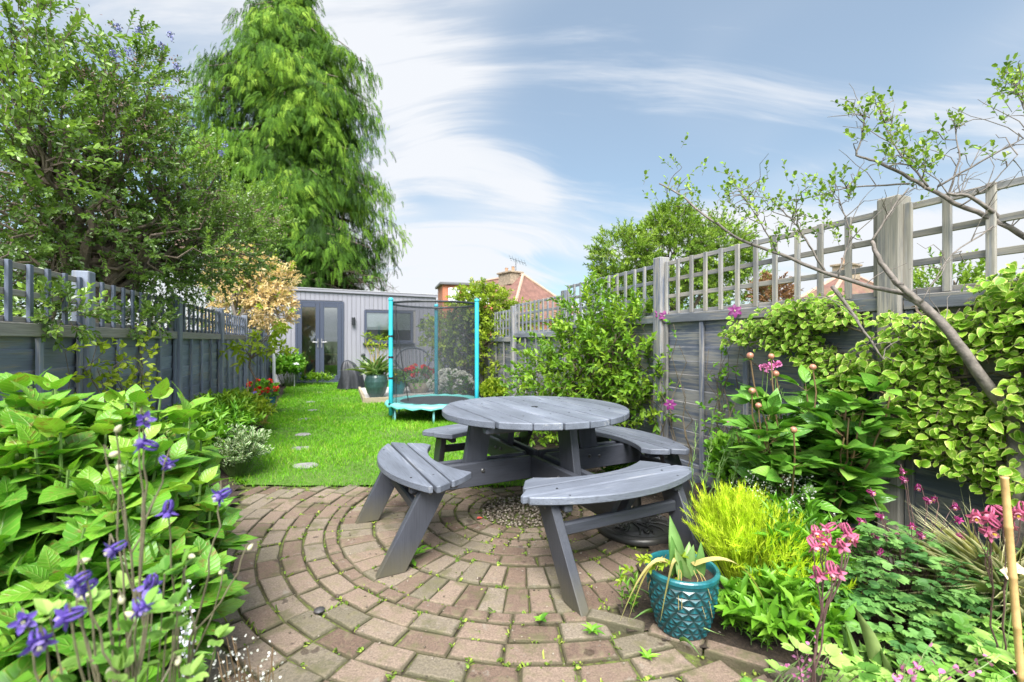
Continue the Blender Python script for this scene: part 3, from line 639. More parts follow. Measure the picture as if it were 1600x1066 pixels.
def hiproof(hs, A, B, Cf, Cr, Cl, chim, wallz=0.0):
    Cb = Cr+(Cl-Cf); V = [A, B, Cf, Cr, Cl, Cb]
    mb = MB(); mb.faces(V, [[4, 2, 1, 0], [2, 3, 1], [3, 5, 0, 1], [5, 4, 0]]); rf = mb.build('roof', m_tile, hs)
    mb = MB()
    for a, e in ((A, B), (B, Cf), (B, Cr), (A, Cl)): mb.tube([a+GZ*.03, (a+e)/2+GZ*.03, e+GZ*.03], .13, 6)
    mb.build('ridge_tiles', m_ridge, rf)
    mb = MB(); c = (Cf+Cr+Cl+Cb)/4; q = [c+(p-c)*.93 for p in (Cf, Cr, Cb, Cl)]; low = [np.array([p[0], p[1], wallz]) for p in q]; q = [p-GZ*.12 for p in q]
    mb.faces(low+q, [[i, (i+1) % 4, 4+(i+1) % 4, 4+i] for i in range(4)]); mb.build('wall', m_rbrick, hs)
    cp, w, z0, z1 = chim; mb = MB(); e1 = nrm(B-A); e1 = nrm(e1*[1, 1, 0]); e2 = np.cross(GZ, e1)
    mb.box(cp+GZ*((z0+z1)/2-cp[2]), [e1, e2, GZ], (w*.62, w*.42, (z1-z0)/2), .02); mb.box(np.array([cp[0], cp[1], z1+.05]), [e1, e2, GZ], (w*.7, w*.5, .07), .02); ch = mb.build('chimney', m_stonech, rf)
    for dxx in (-.35, .3):
        mb = MB(); mb.lathe([(.14, 0), (.16, .05), (.12, .1), (.12, .38), (.15, .42), (.11, .44)], np.array([cp[0], cp[1], z1+.1])+e1*w*dxx, 12); mb.build('chimney_pot', plain('clay pot', (.38, .22, .13), .8, nz=.2) if dxx < 0 else bpy.data.materials['clay pot'], ch)
    return rf, ch
A, B = at(738, 441, 42), at(817, 428, 36)
hs = thing('brick_house', 'brick house with red hipped tile roof and flat roofed dormer beyond the shed', 'house', (B[0], B[1], 0))
rf, ch = hiproof(hs, A, B, at(797, 505, 31), at(905, 488, 36.5), at(668, 500, 38.5), (at(797, 430, 36.6), 1.35, 5.6, 6.55))
mb = MB(); cp = at(806, 425, 36.6); mb.tube([cp, cp+GZ*1.15], .025, 5); b0 = cp+GZ*1.1; mb.tube([b0+[-.45, .2, .15], b0+[.75, -.2, -.35]], .018, 4)
for k in range(6): q = b0+np.array([-.45, .2, .15])+np.array([1.2, -.4, -.5])*k/5; mb.tube([q+[-.1, -.2, .22], q+[.1, .2, -.22]], .012, 4)
mb.build('aerial', m_dark, hs)
e1 = nrm(np.array([1, .28, 0.0])); e2 = np.cross(GZ, e1); cD = at(728, 470, 34.6); mb = MB()
mb.box(np.array([cD[0], cD[1], 3.8]), [e1, e2, GZ], (1.95, 1.5, 1.42), .01); dm = mb.build('dormer', m_rbrick, hs)
mb = MB(); mb.box(np.array([cD[0], cD[1], 5.29]), [e1, e2, nrm(GZ)], (2.15, 1.7, .08), .01); mb.build('dormer_roof', plain('dark roof edge', (.11, .11, .12), .6), dm)
for k, w in ((-1.15, .34), (.55, .85)):
    mb = MB(); c = np.array([cD[0], cD[1], 4.42])+e1*k-e2*1.52
    for q in ((-w, 0, .04, .55), (w, 0, .04, .55)): mb.box(c+e1*q[0], [e1, e2, GZ], (.05, .05, .55), .008)
    mb.box(c+GZ*.52, [e1, e2, GZ], (w-.05, .048, .05), .008); mb.box(c-GZ*.52, [e1, e2, GZ], (w-.05, .048, .05), .008); w_ = mb.build('window', m_upvc, dm)
    mb = MB(); mb.box(c, [e1, e2, GZ], (w-.04, .012, .5), .002); mb.build('pane', plain('pale curtain pane', (.6, .62, .64), .15) if k < 0 else bpy.data.materials['pale curtain pane'], w_)
A, B = at(1385, 452, 33), at(1322, 424, 30)
h2 = thing('brick_house', 'distant tiled house with squat chimney seen through the right trellis', 'house', (B[0], B[1], 0))
hiproof(h2, A, B, at(1270, 505, 25), at(1205, 490, 29), at(1420, 505, 28), (at(1322, 426, 30.2), 1.2, 5.2, 6.1))
# ------------------------------------------------------------------ round picnic table
TC = np.array([.15, 3.03, 0]); TA = math.radians(26.5)
tb = thing('picnic_table', 'round grey stained picnic table with four attached curved bench seats on the brick patio', 'picnic table', TC)
def rot(a): return np.array([math.cos(a), math.sin(a), 0]), np.array([-math.sin(a), math.cos(a), 0])
ex, ey = rot(TA+PI/2)                                            # planks run along ex
mb = MB(); R = .615; pw = 2*R/8
for k in range(8):
    y0, y1 = -R+k*pw+.0055, -R+(k+1)*pw-.0055; ys = np.linspace(y0, y1, 9); rr = R+rng.uniform(-.006, .006); sh = rng.uniform(-.004, .004)
    xr = np.sqrt(np.maximum(rr*rr-ys*ys, .0008)); poly = np.concatenate([np.c_[xr+sh, ys], np.c_[-xr[::-1]+sh, ys[::-1]]])
    dzz = rng.uniform(-.0015, .0015); mb.prism(poly, TC, [ex, ey, GZ], .672+dzz, .712+dzz, .005)
for k in range(8):                                               # screw heads in two rows
    for j in (-1, 1):
        q = TC+ex*j*.30+ey*(-R+(k+.5)*pw+rng.normal()*.012)
        if abs(-R+(k+.5)*pw) < .5: mb.lathe([(.0055, .7125), (.0055, .7139), (.004, .7142)], q, 8, 1)
mb.build('tabletop', [m_table, m_dark], tb)
mb = MB(); mb.lathe([(.021, .7125), (.024, .7145), (.017, .7155), (.016, .708)], TC+ex*.0, 16); mb.build('parasol_hole', m_dark, tb)
for j in (-1, 1):                                                # cleats under the top
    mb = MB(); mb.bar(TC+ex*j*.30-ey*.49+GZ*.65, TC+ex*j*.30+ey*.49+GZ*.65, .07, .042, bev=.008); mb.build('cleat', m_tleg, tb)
for q in range(4):
    er, et = rot(TA+q*PI/2); A3 = [er, et, GZ]
    # seat of three curved planks
    ri, ro, tn = .70, 1.005, math.tan(math.radians(33)); mb = MB(); cuts = [.55, .745, .842, 1.02]
    for k in range(3):
        a, e = cuts[k]+.0065, cuts[k+1]-.0065; ys = np.linspace(-.56, .56, 113); lo = np.maximum(np.maximum(a, np.sqrt(np.maximum(ri*ri-ys*ys, 0))), np.abs(ys)/tn); hi = np.minimum(e, np.sqrt(np.maximum(ro*ro-ys*ys, 0)))
        ok = hi-lo > .012; ys, lo, hi = ys[ok], lo[ok], hi[ok]; sel = np.unique(np.r_[0:len(ys):6, len(ys)-1]); ys, lo, hi = ys[sel], lo[sel], hi[sel]
        poly = np.concatenate([np.c_[hi, ys], np.c_[lo[::-1], ys[::-1]]]); dzz = rng.uniform(-.0015, .0015); mb.prism(poly, TC, A3, .415+dzz, .452+dzz, .005)
    for sx in (-1, 1):
        for rr in (.80, .92): mb.lathe([(.0055, .4525), (.0055, .4542), (.004, .4545)], TC+er*(rr+rng.normal()*.008)+et*sx*.335, 8, 1)
    seat = mb.build('seat', [m_table, m_dark], tb)
    for sgn in (-1, 1):                                          # seat cleat, splayed leg, table support
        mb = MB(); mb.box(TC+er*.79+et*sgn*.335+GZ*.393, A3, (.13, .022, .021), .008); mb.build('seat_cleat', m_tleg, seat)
        top, foot = TC+er*.80+et*sgn*.385+GZ*.413, TC+er*1.02+et*sgn*.365
        d = nrm(foot-top); n_ = nrm(np.cross(et, d)); mb = MB()
        w = .062; prof = []                                      # board cut level at both ends
        k_ = abs(1/math.sqrt(1-(d@GZ)**2+1e-9)); hw = w/abs(d@GZ)
        V = []
        for pt in (top, foot):
            for a_, b_ in ((-hw, -.021), (hw, -.021), (hw, .021), (-hw, .021)): V.append(pt+er*a_+et*b_)
        c8 = np.array(V); ch = .004
        poly = [(0, -hw), (0, hw), (1, hw), (1, -hw)]
        o2 = nrm(er); O = foot; P2 = np.array([((foot-O)@er-hw, 0), ((foot-O)@er+hw, 0), ((top-O)@er+hw, .413), ((top-O)@er-hw, .413)])
        tl = (top-foot)@et; tdir = nrm(np.cross(er, nrm(np.array([0, 0, .413])+et*tl)))
        up2 = nrm(np.array([0, 0, .413])+et*tl)
        mb.prism(P2, O, [er, up2, np.cross(er, up2)], -.022, .022, .005)
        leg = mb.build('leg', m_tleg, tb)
        mb = MB()
        for z_ in (.385,):
            for du in (-.03, .03): mb.lathe([(.009, 0), (.009, .004), (.004, .007)], top+er*(du)+et*sgn*.023-GZ*.03, 8, axis=[er, GZ*-sgn if False else np.cross(et*sgn, er), et*sgn])
        mb.build('bolt', m_steel, leg)
        mb = MB(); mb.bar(TC+er*.06+et*sgn*.046+GZ*.335, TC+er*.93+et*sgn*.046+GZ*.335, .036, .145, bev=.005)
        V0 = mb.V[-1]; xr = (V0-TC)@er; zz = V0[:, 2]; mv = (xr > .8) & (zz < .33); V0[mv] -= er*.085                       # angled tail
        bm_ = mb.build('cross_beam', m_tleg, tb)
        mb = MB()
        for rr in (.40, .485): mb.lathe([(.013, 0), (.013, .004), (.008, .008), (.007, .012)], TC+er*rr+et*sgn*.064+GZ*(.355-(rr-.4)*.1), 10, axis=[er, np.cross(et*sgn, er), et*sgn])
        mb.build('bolt', m_steel, bm_)
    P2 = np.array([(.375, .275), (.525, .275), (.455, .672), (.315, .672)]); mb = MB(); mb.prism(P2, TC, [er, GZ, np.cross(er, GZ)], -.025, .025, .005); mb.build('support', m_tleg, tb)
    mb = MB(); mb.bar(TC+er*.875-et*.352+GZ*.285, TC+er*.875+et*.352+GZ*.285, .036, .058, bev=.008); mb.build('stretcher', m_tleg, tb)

# ------------------------------------------------------------------ cast iron parasol base
PB = gnd(995, 826); m, nt, b, o = newmat('black cast iron'); b.inputs['Base Color'].default_value = (.055, .053, .05, 1); b.inputs['Metallic'].default_value = .35; b.inputs['Roughness'].default_value = .36; m_iron = m
pb = thing('parasol_base', 'round black cast iron parasol base with raised scroll pattern under the picnic bench', 'parasol base', PB)
mb = MB(); mb.lathe([(.235, 0), (.24, .012), (.236, .03), (.222, .044), (.21, .046), (.205, .036), (.198, .036), (.19, .046), (.14, .056), (.06, .066), (.04, .075), (.035, .08)], PB, 48)
for k in range(30):                                              # scrolls and rosettes
    a = rng.uniform(0, 6.28); r = rng.uniform(.075, .175); c = PB+np.array([r*math.cos(a), r*math.sin(a), .055-.0*r+.008*(1-r/.18)]); R_ = rng.uniform(.012, .024); s_ = rng.choice([-1, 1])
    pts = [c+np.array([R_*(1-k2/14)*math.cos(a+s_*k2*.62), R_*(1-k2/14)*math.sin(a+s_*k2*.62), .004]) for k2 in range(13)]; mb.tube(pts, np.linspace(.0035, .0055, 13), 5)
for k in range(14):
    a = k/14*2*PI; mb.tube(curve(PB+[.07*math.cos(a), .07*math.sin(a), .066], PB+[.185*math.cos(a+.5), .185*math.sin(a+.5), .049], .004, 7, bow=(.02*math.cos(a+1.6), .02*math.sin(a+1.6), 0)), .005, 5)
mb.build('base_plate', m_iron, pb, True)
mb = MB(); mb.lathe([(.032, .06), (.032, .075), (.027, .08), (.026, .30), (.03, .305), (.03, .32), (.024, .325)], PB, 20); mb.build('tube', m_iron, pb, True)

# ------------------------------------------------------------------ trampoline
TP = np.array([-1.175, 6.95, 0]); TR = .69
tp = thing('trampoline', 'small turquoise trampoline with dark safety net standing on the lawn', 'trampoline', TP)
m_turq = plain('turquoise foam sleeve', (.03, .40, .49), .4, nz=.08, nscale=8); m_pad = plain('turquoise spring pad', (.13, .47, .44), .45, nz=.16, nscale=11, bmp=.3); m_blue = plain('blue pad segment', (.02, .24, .46), .45)
m_mat = plain('jumping mat', (.035, .038, .045), .6); m_leg = plain('pale blue steel', (.26, .60, .66), .35, .1)
m, nt, b, o = newmat('safety net'); nt.nodes.remove(b); df = nd(nt, 'ShaderNodeBsdfDiffuse'); df.inputs[0].default_value = (.05, .055, .065, 1); tr = nd(nt, 'ShaderNodeBsdfTransparent'); mx = nd(nt, 'ShaderNodeMixShader'); mx.inputs[0].default_value = .42
lk(nt, tr.outputs[0], mx.inputs[1]); lk(nt, df.outputs[0], mx.inputs[2]); lk(nt, mx.outputs[0], o.inputs[0]); m_net = m
def ring(rad, z, n=48): a = np.linspace(0, 2*PI, n+1); return np.c_[TP[0]+rad*np.cos(a), TP[1]+rad*np.sin(a), np.full(n+1, z)]
mb = MB(); mb.tube(ring(TR-.02, .235), .018, 6); mb.build('frame_ring', m_leg, tp)
mb = MB(); mb.lathe([(TR-.16, .243), (TR-.16, .249)], TP, 48); mb.build('mat', m_mat, tp)
for nm, a0, a1, mt in (('pad', 0, 2*PI, m_pad),):
    V = []; n = 72
    for i in range(n):
        a = 2*PI*i/n; w = .006*math.sin(a*18)
        for r, z in ((TR-.17, .252), (TR-.12, .262+w), (TR-.03, .264+w), (TR+.035, .252+w), (TR+.055, .222+w*2), (TR+.05, .205+w*2)): V.append((TP[0]+r*math.cos(a), TP[1]+r*math.sin(a), z))
    mb = MB(); Fs = [[i*6+k, ((i+1) % n)*6+k, ((i+1) % n)*6+k+1, i*6+k+1] for i in range(n) for k in range(5)]
    mb.add(np.array(V), [q for f in Fs for q in f], [4]*len(Fs), np.array(V), 0)
    mid = np.array([np.array(V)[f].mean(0) for f in Fs]); aa = np.degrees(np.arctan2(mid[:, 1]-TP[1], mid[:, 0]-TP[0])); mb.MI[-1] = ((aa > -62) & (aa < -18)).astype(int)
    mb.build('pad', [m_pad, m_blue], tp, True)
PA = [math.radians(218), math.radians(338), math.radians(98)]
for i, a in enumerate(PA):
    p = TP+np.array([(TR+.02)*math.cos(a), (TR+.02)*math.sin(a), 0]); zt = 1.735; mb = MB()
    mb.tube([p+GZ*.09, p+GZ*.5, p+GZ*(zt-.02), p+GZ*zt], [.031, .031, .031, .027], 12); pl = mb.build('pole', m_turq, tp, True)
    mb = MB(); mb.lathe([(.028, 0), (.036, .02), (.036, .04), (.02, .055)], p+GZ*(zt-.02), 12); mb.build('pole_cap', m_turq if i < 2 else m_turq, pl, True)
    if i == 0:
        for z in (.25, .62, .92, 1.22):
            mb = MB(); mb.lathe([(.036, -.012), (.0365, .012)], p+GZ*z, 12); mb.build('strap', m_dark, pl)
    for da in (-.05, .05):
        q = TP+np.array([(TR-.03)*math.cos(a+da), (TR-.03)*math.sin(a+da), 0]); mb = MB(); mb.tube([q+GZ*.23, q+GZ*.05, q], .014, 8); mb.build('leg', m_leg, tp, True)
    a2 = a+PI/3; q = TP+np.array([(TR-.03)*math.cos(a2), (TR-.03)*math.sin(a2), 0]); mb = MB(); mb.tube([q+GZ*.23, q+GZ*.1, q], .016, 8); mb.build('leg', m_leg, tp, True)
# net hung between the poles, with a padded top rail
n = 72; V = []; rows = [.25, .7, 1.2, 1.70]
def netr(a, z):
    k = min(abs((a-p+PI) % (2*PI)-PI) for p in PA); return (TR-.02)-.05*math.sin(min(k, PI/3)/(PI/3)*PI/2)*(1 if z > .3 else .3)-.012*abs(math.sin(a*9))
for z in rows:
    for i in range(n): a = 2*PI*i/n; r = netr(a, z); V.append((TP[0]+r*math.cos(a), TP[1]+r*math.sin(a), z))
mb = MB(); mb.faces(V, [[k*n+i, k*n+(i+1) % n, (k+1)*n+(i+1) % n, (k+1)*n+i] for k in range(3) for i in range(n)]); mb.build('net', m_net, tp, True)
mb = MB(); mb.tube([np.array(V[3*n+i % n])+GZ*.005 for i in range(n+1)], .017, 6); mb.build('top_rail', m_dark, tp, True)
a = PA[0]+.12; mb = MB(); mb.tube([TP+[(TR-.02)*math.cos(a), (TR-.02)*math.sin(a), z] for z in (.26, .6, 1.0, 1.4, 1.7)], .006, 5)
mb.tube([TP+[(TR-.0)*math.cos(a+.1*k)*1, (TR)*math.sin(a+.1*k), 1.6-.32*k] for k in range(5)], .007, 5); mb.build('zip_cord', m_dark, tp)

# ------------------------------------------------------------------ teal pot
m, nt, b, o = newmat('teal glaze'); g = gcv(nt); s = nd(nt, 'ShaderNodeSeparateXYZ'); lk(nt, g, s.inputs[0])
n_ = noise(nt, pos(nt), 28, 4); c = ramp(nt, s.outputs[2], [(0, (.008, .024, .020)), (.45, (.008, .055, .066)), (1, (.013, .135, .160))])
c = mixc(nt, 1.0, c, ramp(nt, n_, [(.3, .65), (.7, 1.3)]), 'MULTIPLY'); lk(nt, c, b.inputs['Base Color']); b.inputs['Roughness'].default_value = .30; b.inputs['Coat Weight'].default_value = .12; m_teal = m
PT = np.array([.672, 1.80, .012]); pot = thing('teal_pot', 'teal glazed pot with diamond relief beside the paving, holding fading tulip leaves', 'plant pot', PT)
def potr(z): return .078+.052*math.sin(min(1, (z+.03)/.24)*PI/2)
mb = MB(); K = 18; rowsz = np.linspace(.012, .215, 8); V = [(0, 0, .0)]; G = [(0, 0, 0)]; Fs = []
grid = []
for i, z in enumerate(rowsz):
    row_ = []
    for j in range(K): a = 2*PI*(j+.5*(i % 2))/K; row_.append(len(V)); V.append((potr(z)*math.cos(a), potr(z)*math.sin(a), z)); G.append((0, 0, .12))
    grid.append(row_)
for i in range(7):                                               # raised pyramids between the grid points
    for j in range(K):
        o_ = i % 2; p0, p1 = grid[i][j], grid[i][(j+1) % K]; q = grid[i+1][j] if o_ == 0 else grid[i+1][(j+1) % K]; q1 = grid[i+1][(j+1) % K] if o_ == 0 else grid[i+1][(j+2) % K]
        for tri in ((p0, p1, q), (p1, q1, q)):
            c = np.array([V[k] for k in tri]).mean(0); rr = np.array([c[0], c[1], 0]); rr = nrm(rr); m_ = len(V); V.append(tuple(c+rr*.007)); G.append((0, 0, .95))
            for a_, b_ in ((0, 1), (1, 2), (2, 0)): Fs.append([tri[a_], tri[b_], m_])
mb.faces(np.array(V)+PT, Fs, np.array(G))
def potband(prof, g): mb2 = MB(); mb2.lathe(prof, (0, 0, 0), 54); V = mb2.V[0]; GG = np.zeros_like(V); GG[:, 2] = g; mb.add(V+PT, mb2.L[0], mb2.S[0], GG)
potband([(.06, 0), (.077, .002), (.0785, .013)], .3); potband([(potr(.215)-.001, .214), (.133, .225), (.138, .232), (.139, .245), (.135, .25), (.124, .25), (.121, .24), (.118, .2)], .9)
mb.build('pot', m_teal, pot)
mb = MB(); mb.lathe([(.001, .222), (.06, .226), (.122, .218), (.12, .19)], PT, 24); mb.build('soil', m_soil, pot)
# ------------------------------------------------------------------ plant materials
m_bark = plain('grey brown bark', (.13, .10, .075), .85, nz=.45, nscale=30, bmp=.5)
m_twig = plain('thin twig', (.11, .085, .05), .8, nz=.3)
m_bpale = plain('smooth grey bark', (.145, .125, .11), .8, nz=.4, nscale=38, bmp=.5)
m_stemg = plain('green stem', (.12, .20, .05), .6, nz=.2)
m_stemr = plain('reddish stem', (.15, .095, .045), .55, nz=.25)
m_stemd = plain('dark purple stem', (.09, .05, .045), .6, nz=.2)
m_ceano = leafmat('ceanothus leaf', [(0, (.060, .115, .035)), (.5, (.155, .265, .055)), (.85, (.27, .42, .07)), (1, (.42, .54, .12))], .30, .35, spec=.5)
m_ceafl = leafmat('ceanothus flower', [(0, (.15, .15, .42)), (.6, (.25, .27, .62)), (1, (.42, .40, .62))], .8, .2)
m_seed = leafmat('spent flower head', [(0, (.14, .08, .07)), (1, (.30, .22, .18))], .9, .1)
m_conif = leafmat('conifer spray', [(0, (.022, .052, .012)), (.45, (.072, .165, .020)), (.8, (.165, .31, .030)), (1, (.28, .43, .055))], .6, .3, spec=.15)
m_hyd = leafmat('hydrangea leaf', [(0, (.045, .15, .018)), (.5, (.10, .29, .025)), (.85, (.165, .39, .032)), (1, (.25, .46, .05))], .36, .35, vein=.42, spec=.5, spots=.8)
m_peo = leafmat('peony leaf', [(0, (.040, .13, .022)), (.5, (.10, .27, .032)), (.9, (.18, .38, .05)), (1, (.26, .45, .08))], .30, .25, vein=.25, spec=.45)
m_phil = leafmat('mock orange leaf', [(0, (.060, .155, .015)), (.5, (.16, .32, .022)), (1, (.32, .46, .045))], .45, .4, spec=.35)
m_phil2 = leafmat('golden shrub leaf', [(0, (.10, .19, .015)), (.5, (.25, .36, .022)), (1, (.42, .50, .05))], .5, .4, spec=.3)
m_var = leafmat('variegated leaf', [(0, (.11, .28, .015)), (.5, (.20, .42, .02)), (1, (.30, .50, .04))], .42, .35, edge=(.58, .66, .17), vein=.2, ew=.69)
m_fil = leafmat('feathery lime leaf', [(0, (.32, .46, .015)), (.5, (.54, .70, .03)), (1, (.74, .82, .09))], .6, .45, spec=.2)
m_clov = leafmat('columbine leaf', [(0, (.09, .24, .035)), (.5, (.22, .42, .075)), (1, (.38, .56, .15))], .5, .35, spec=.3)
m_clovd = leafmat('dark columbine leaf', [(0, (.045, .14, .035)), (.5, (.11, .26, .06)), (1, (.20, .38, .10))], .5, .3)
m_low = leafmat('low green leaf', [(0, (.06, .19, .015)), (.5, (.14, .35, .022)), (1, (.25, .46, .05))], .45, .35)
m_strapl = leafmat('strap leaf', [(0, (.08, .18, .04)), (.5, (.17, .30, .08)), (1, (.34, .42, .16))], .45, .3)
m_tulip = leafmat('tulip leaf', [(0, (.13, .27, .07)), (.5, (.22, .38, .12)), (1, (.34, .47, .18))], .4, .35)
m_straw = leafmat('withered leaf', [(0, (.42, .32, .10)), (.5, (.60, .50, .19)), (1, (.62, .60, .22))], .6, .3)
m_oat = leafmat('oat grass', [(0, (.30, .34, .14)), (.5, (.52, .52, .28)), (1, (.70, .66, .40))], .6, .3)
m_acer = leafmat('pale pink foliage', [(0, (.48, .33, .14)), (.5, (.74, .56, .30)), (.85, (.84, .70, .46)), (1, (.55, .58, .16))], .6, .35)
m_bgl = leafmat('distant tree leaf', [(0, (.08, .16, .02)), (.5, (.19, .32, .035)), (1, (.36, .48, .08))], .55, .3, spec=.3)
m_darkl = leafmat('dark evergreen leaf', [(0, (.012, .028, .010)), (.6, (.04, .08, .02)), (1, (.08, .13, .03))], .5, .15)
m_whv = leafmat('silver edged leaf', [(0, (.08, .18, .05)), (1, (.16, .30, .09))], .5, .3, edge=(.62, .66, .46), ew=.5)
m_pink = leafmat('pink petal', [(0, (.52, .10, .22)), (.6, (.68, .20, .34)), (1, (.80, .45, .55))], .55, .35, tint=(1, .7, .75))
m_mag = leafmat('magenta petal', [(0, (.28, .02, .13)), (.6, (.42, .04, .22)), (1, (.62, .16, .40))], .55, .3, tint=(1, .6, .8))
m_clem = leafmat('clematis petal', [(0, (.13, .006, .10)), (1, (.24, .015, .18))], .5, .3, tint=(1, .5, .8))
m_rosep = leafmat('rosy petal', [(0, (.60, .16, .40)), (1, (.76, .34, .56))], .5, .3, tint=(1, .7, .9))
m_viol = leafmat('violet petal', [(0, (.11, .065, .36)), (.6, (.17, .11, .46)), (1, (.36, .28, .64))], .5, .35, tint=(.8, .7, 1))
m_cream = leafmat('cream petal', [(0, (.62, .60, .42)), (1, (.80, .80, .66))], .55, .35, tint=(1, 1, .8))
m_redp = leafmat('scarlet petal', [(0, (.55, .01, .015)), (.7, (.75, .03, .03)), (1, (.85, .16, .12))], .5, .3, tint=(1, .4, .4))
m_whp = leafmat('white petal', [(0, (.68, .68, .60)), (1, (.85, .85, .80))], .6, .3, tint=(1, 1, .95))
m_yelp = leafmat('yellow petal', [(0, (.75, .52, .02)), (1, (.85, .70, .05))], .55, .3, tint=(1, .9, .4))
m_bud = plain('peony bud', (.34, .12, .08), .4, nz=.35, nscale=60, col2=(.44, .22, .14))
m_can = plain('bamboo cane', (.52, .33, .14), .5, nz=.18, nscale=30)
TH = T_grid(ovate, 8, 2, .07, .26, .016, .035)
TPEO = T_grid(lambda u: .5*math.sin(PI*u**.85)**.82+.003, 7, 2, .07, .22, .012)
TVAR = T_grid(roundl, 5, 2, .10, .16, .02)
TROUND = T_grid(roundl, 4, 1, .08, .12)
TLAN = T_grid(lance, 4, 1, .14, .22)
TSTRAP = T_grid(strap, 8, 1, .12, .55)
TSTRAPS = T_grid(strap, 7, 1, .18, .12)
TPET = T_grid(petal, 4, 1, .12, -.12)
TPETD = T_grid(petal, 4, 1, .10, .25)
TSPAT = T_grid(spat, 6, 1, .10, .30)
def flower_mesh(name, build, mats):
    mb = MB(); build(mb); o = mb.build(name, mats, None, True); me = o.data; bpy.data.objects.remove(o); return me
def columbine(mb):                                               # opens along +z: spread sepals, cup of petals, backward spurs
    for k in range(5):
        a = 2*PI*k/5; r = np.array([math.cos(a), math.sin(a), 0]); mb.inst(TPET, r*.003, nrm(r+GZ*.30), nrm(GZ-r*.3), .024, .013, .35, 0)
        a += PI/5; r = np.array([math.cos(a), math.sin(a), 0]); mb.inst(TPET, r*.004-GZ*.002, nrm(r*.45+GZ), -r, .020, .013, .9, 1)
        mb.tube([r*.007+GZ*.004, r*.009-GZ*.008, r*.008-GZ*.018, r*.004-GZ*.024], [.0035, .0028, .0016, .0018], 6, 0, var=.2)
    for k in range(7): a = k*.9; mb.tube([GZ*.004, GZ*.018+np.array([math.cos(a), math.sin(a), 0])*.003], .0008, 3, 2, var=.5)
F_PINK = flower_mesh('pink_flower', columbine, [m_pink, m_pink, m_yelp]); F_MAG = flower_mesh('magenta_flower', columbine, [m_mag, m_rosep, m_yelp]); F_VIO = flower_mesh('violet_flower', columbine, [m_viol, m_viol, m_cream]); F_CRM = flower_mesh('pale_bud', lambda mb: mb.lathe([(.001, 0), (.006, .004), (.007, .010), (.004, .018), (.001, .022)], (0, 0, 0), 8), [m_cream])
def disc6(mb):
    for k in range(6): a = k*PI/3; r = np.array([math.cos(a), math.sin(a), 0]); mb.inst(TPETD, r*.003, nrm(r+GZ*.15), GZ, .048, .028, rng.random(), 0)
    for k in range(16): a = k*2.4; mb.tube([(0, 0, 0), (.008*math.cos(a)*math.sqrt(k/16), .008*math.sin(a)*math.sqrt(k/16), .010)], .0012, 3, 1, var=.5)
F_CLEM = flower_mesh('clematis_flower', disc6, [m_clem, m_cream])
def puff(mb, n=34, r=.034, L=.024, mi=0):
    d = rdir(n); d[:, 2] = np.abs(d[:, 2]); mb.inst(TROUND, d*r*.55, nrm(d+rdir(n)*.5), rdir(n), L, L*.9, None, mi)
F_RED = flower_mesh('red_flower_head', lambda mb: puff(mb), [m_redp]); F_WHITE = flower_mesh('white_flower_head', lambda mb: puff(mb), [m_whp]); F_ROSE = flower_mesh('rosy_flower_head', lambda mb: puff(mb, 22, .028, .026), [m_rosep])
F_CBL = flower_mesh('blue_flower_spike', lambda mb: mb.inst(T2r, np.c_[rng.normal(size=(40, 2))*.012, rng.uniform(0, .07, 40)], rdir(40), rdir(40), .014, .012), [m_ceafl])
def pansy(mb):
    for k in range(5): a = k*2*PI/5; r = np.array([math.cos(a), math.sin(a), 0]); mb.inst(TROUND, r*.002, nrm(r+GZ*.2), GZ, .024, .022, rng.random(), 0)
F_PANY = flower_mesh('yellow_pansy', pansy, [m_yelp]); F_PALE = flower_mesh('pale_bloom', pansy, [leafmat('pale orange petal', [(0, (.78, .55, .25)), (1, (.85, .70, .45))], .55, .3)]); F_PANV = flower_mesh('violet_pansy', pansy, [m_viol])
F_BUD = flower_mesh('bud', lambda mb: mb.lathe([(.001, -.014), (.009, -.010), (.0145, 0), (.013, .008), (.007, .014), (.001, .0155)], (0, 0, 0), 14), [m_bud])

# ------------------------------------------------------------------ trees beyond the fences
# ceanothus over the left fence
root = np.array([-3.55, 3.75, 0]); t = thing('ceanothus_tree', 'dense dark green ceanothus tree with bluish flower spikes leaning over the left fence', 'tree', root)
blobs = [(at(40, 280, 3.5), (.95, .75, .80), 1.25), (at(185, 305, 4.3), (.86, .8, .85), 1.5), (at(308, 382, 5.2), (.78, .8, .46), 1.2), (at(135, 195, 3.7), (.55, .5, .45), .7), (at(212, 140, 4.1), (.20, .3, .42), .3), (at(378, 335, 5.6), (.40, .5, .26), .3),
         (at(170, 400, 4.2), (1.1, .6, .42), .8), (at(20, 380, 3.6), (.75, .5, .4), .5), (at(15, 30, 3.2), (.30, .3, .2), .22)]
P, O = blob_pts(blobs, 3150, .45, 1.42); D = nrm(O*.8+np.array([.10, -.1, .42])+rng.normal(size=P.shape)*.45)
ml, ms = MB(), MB(); low = P[:, 2] < 2.0
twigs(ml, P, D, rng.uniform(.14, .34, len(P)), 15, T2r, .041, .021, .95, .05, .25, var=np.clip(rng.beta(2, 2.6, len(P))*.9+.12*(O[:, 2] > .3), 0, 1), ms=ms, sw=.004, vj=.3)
P2, O2 = blob_pts([(at(25, 200, 2.75), (.34, .25, .38), 1), (at(50, 35, 3.0), (.42, .3, .10), .7)], 120, .3); twigs(ml, P2, nrm(O2+GZ*.5), .22, 12, T2r, .05, .027, .9, 0, .1, var=np.full(len(P2), .75), ms=ms, sw=.006)
tg = P[rng.choice(len(P), 260, replace=False)]; limbs(ms, root, tg, .085, root+np.array([.15, .1, 1.75]), 14, .06, 5, .006)
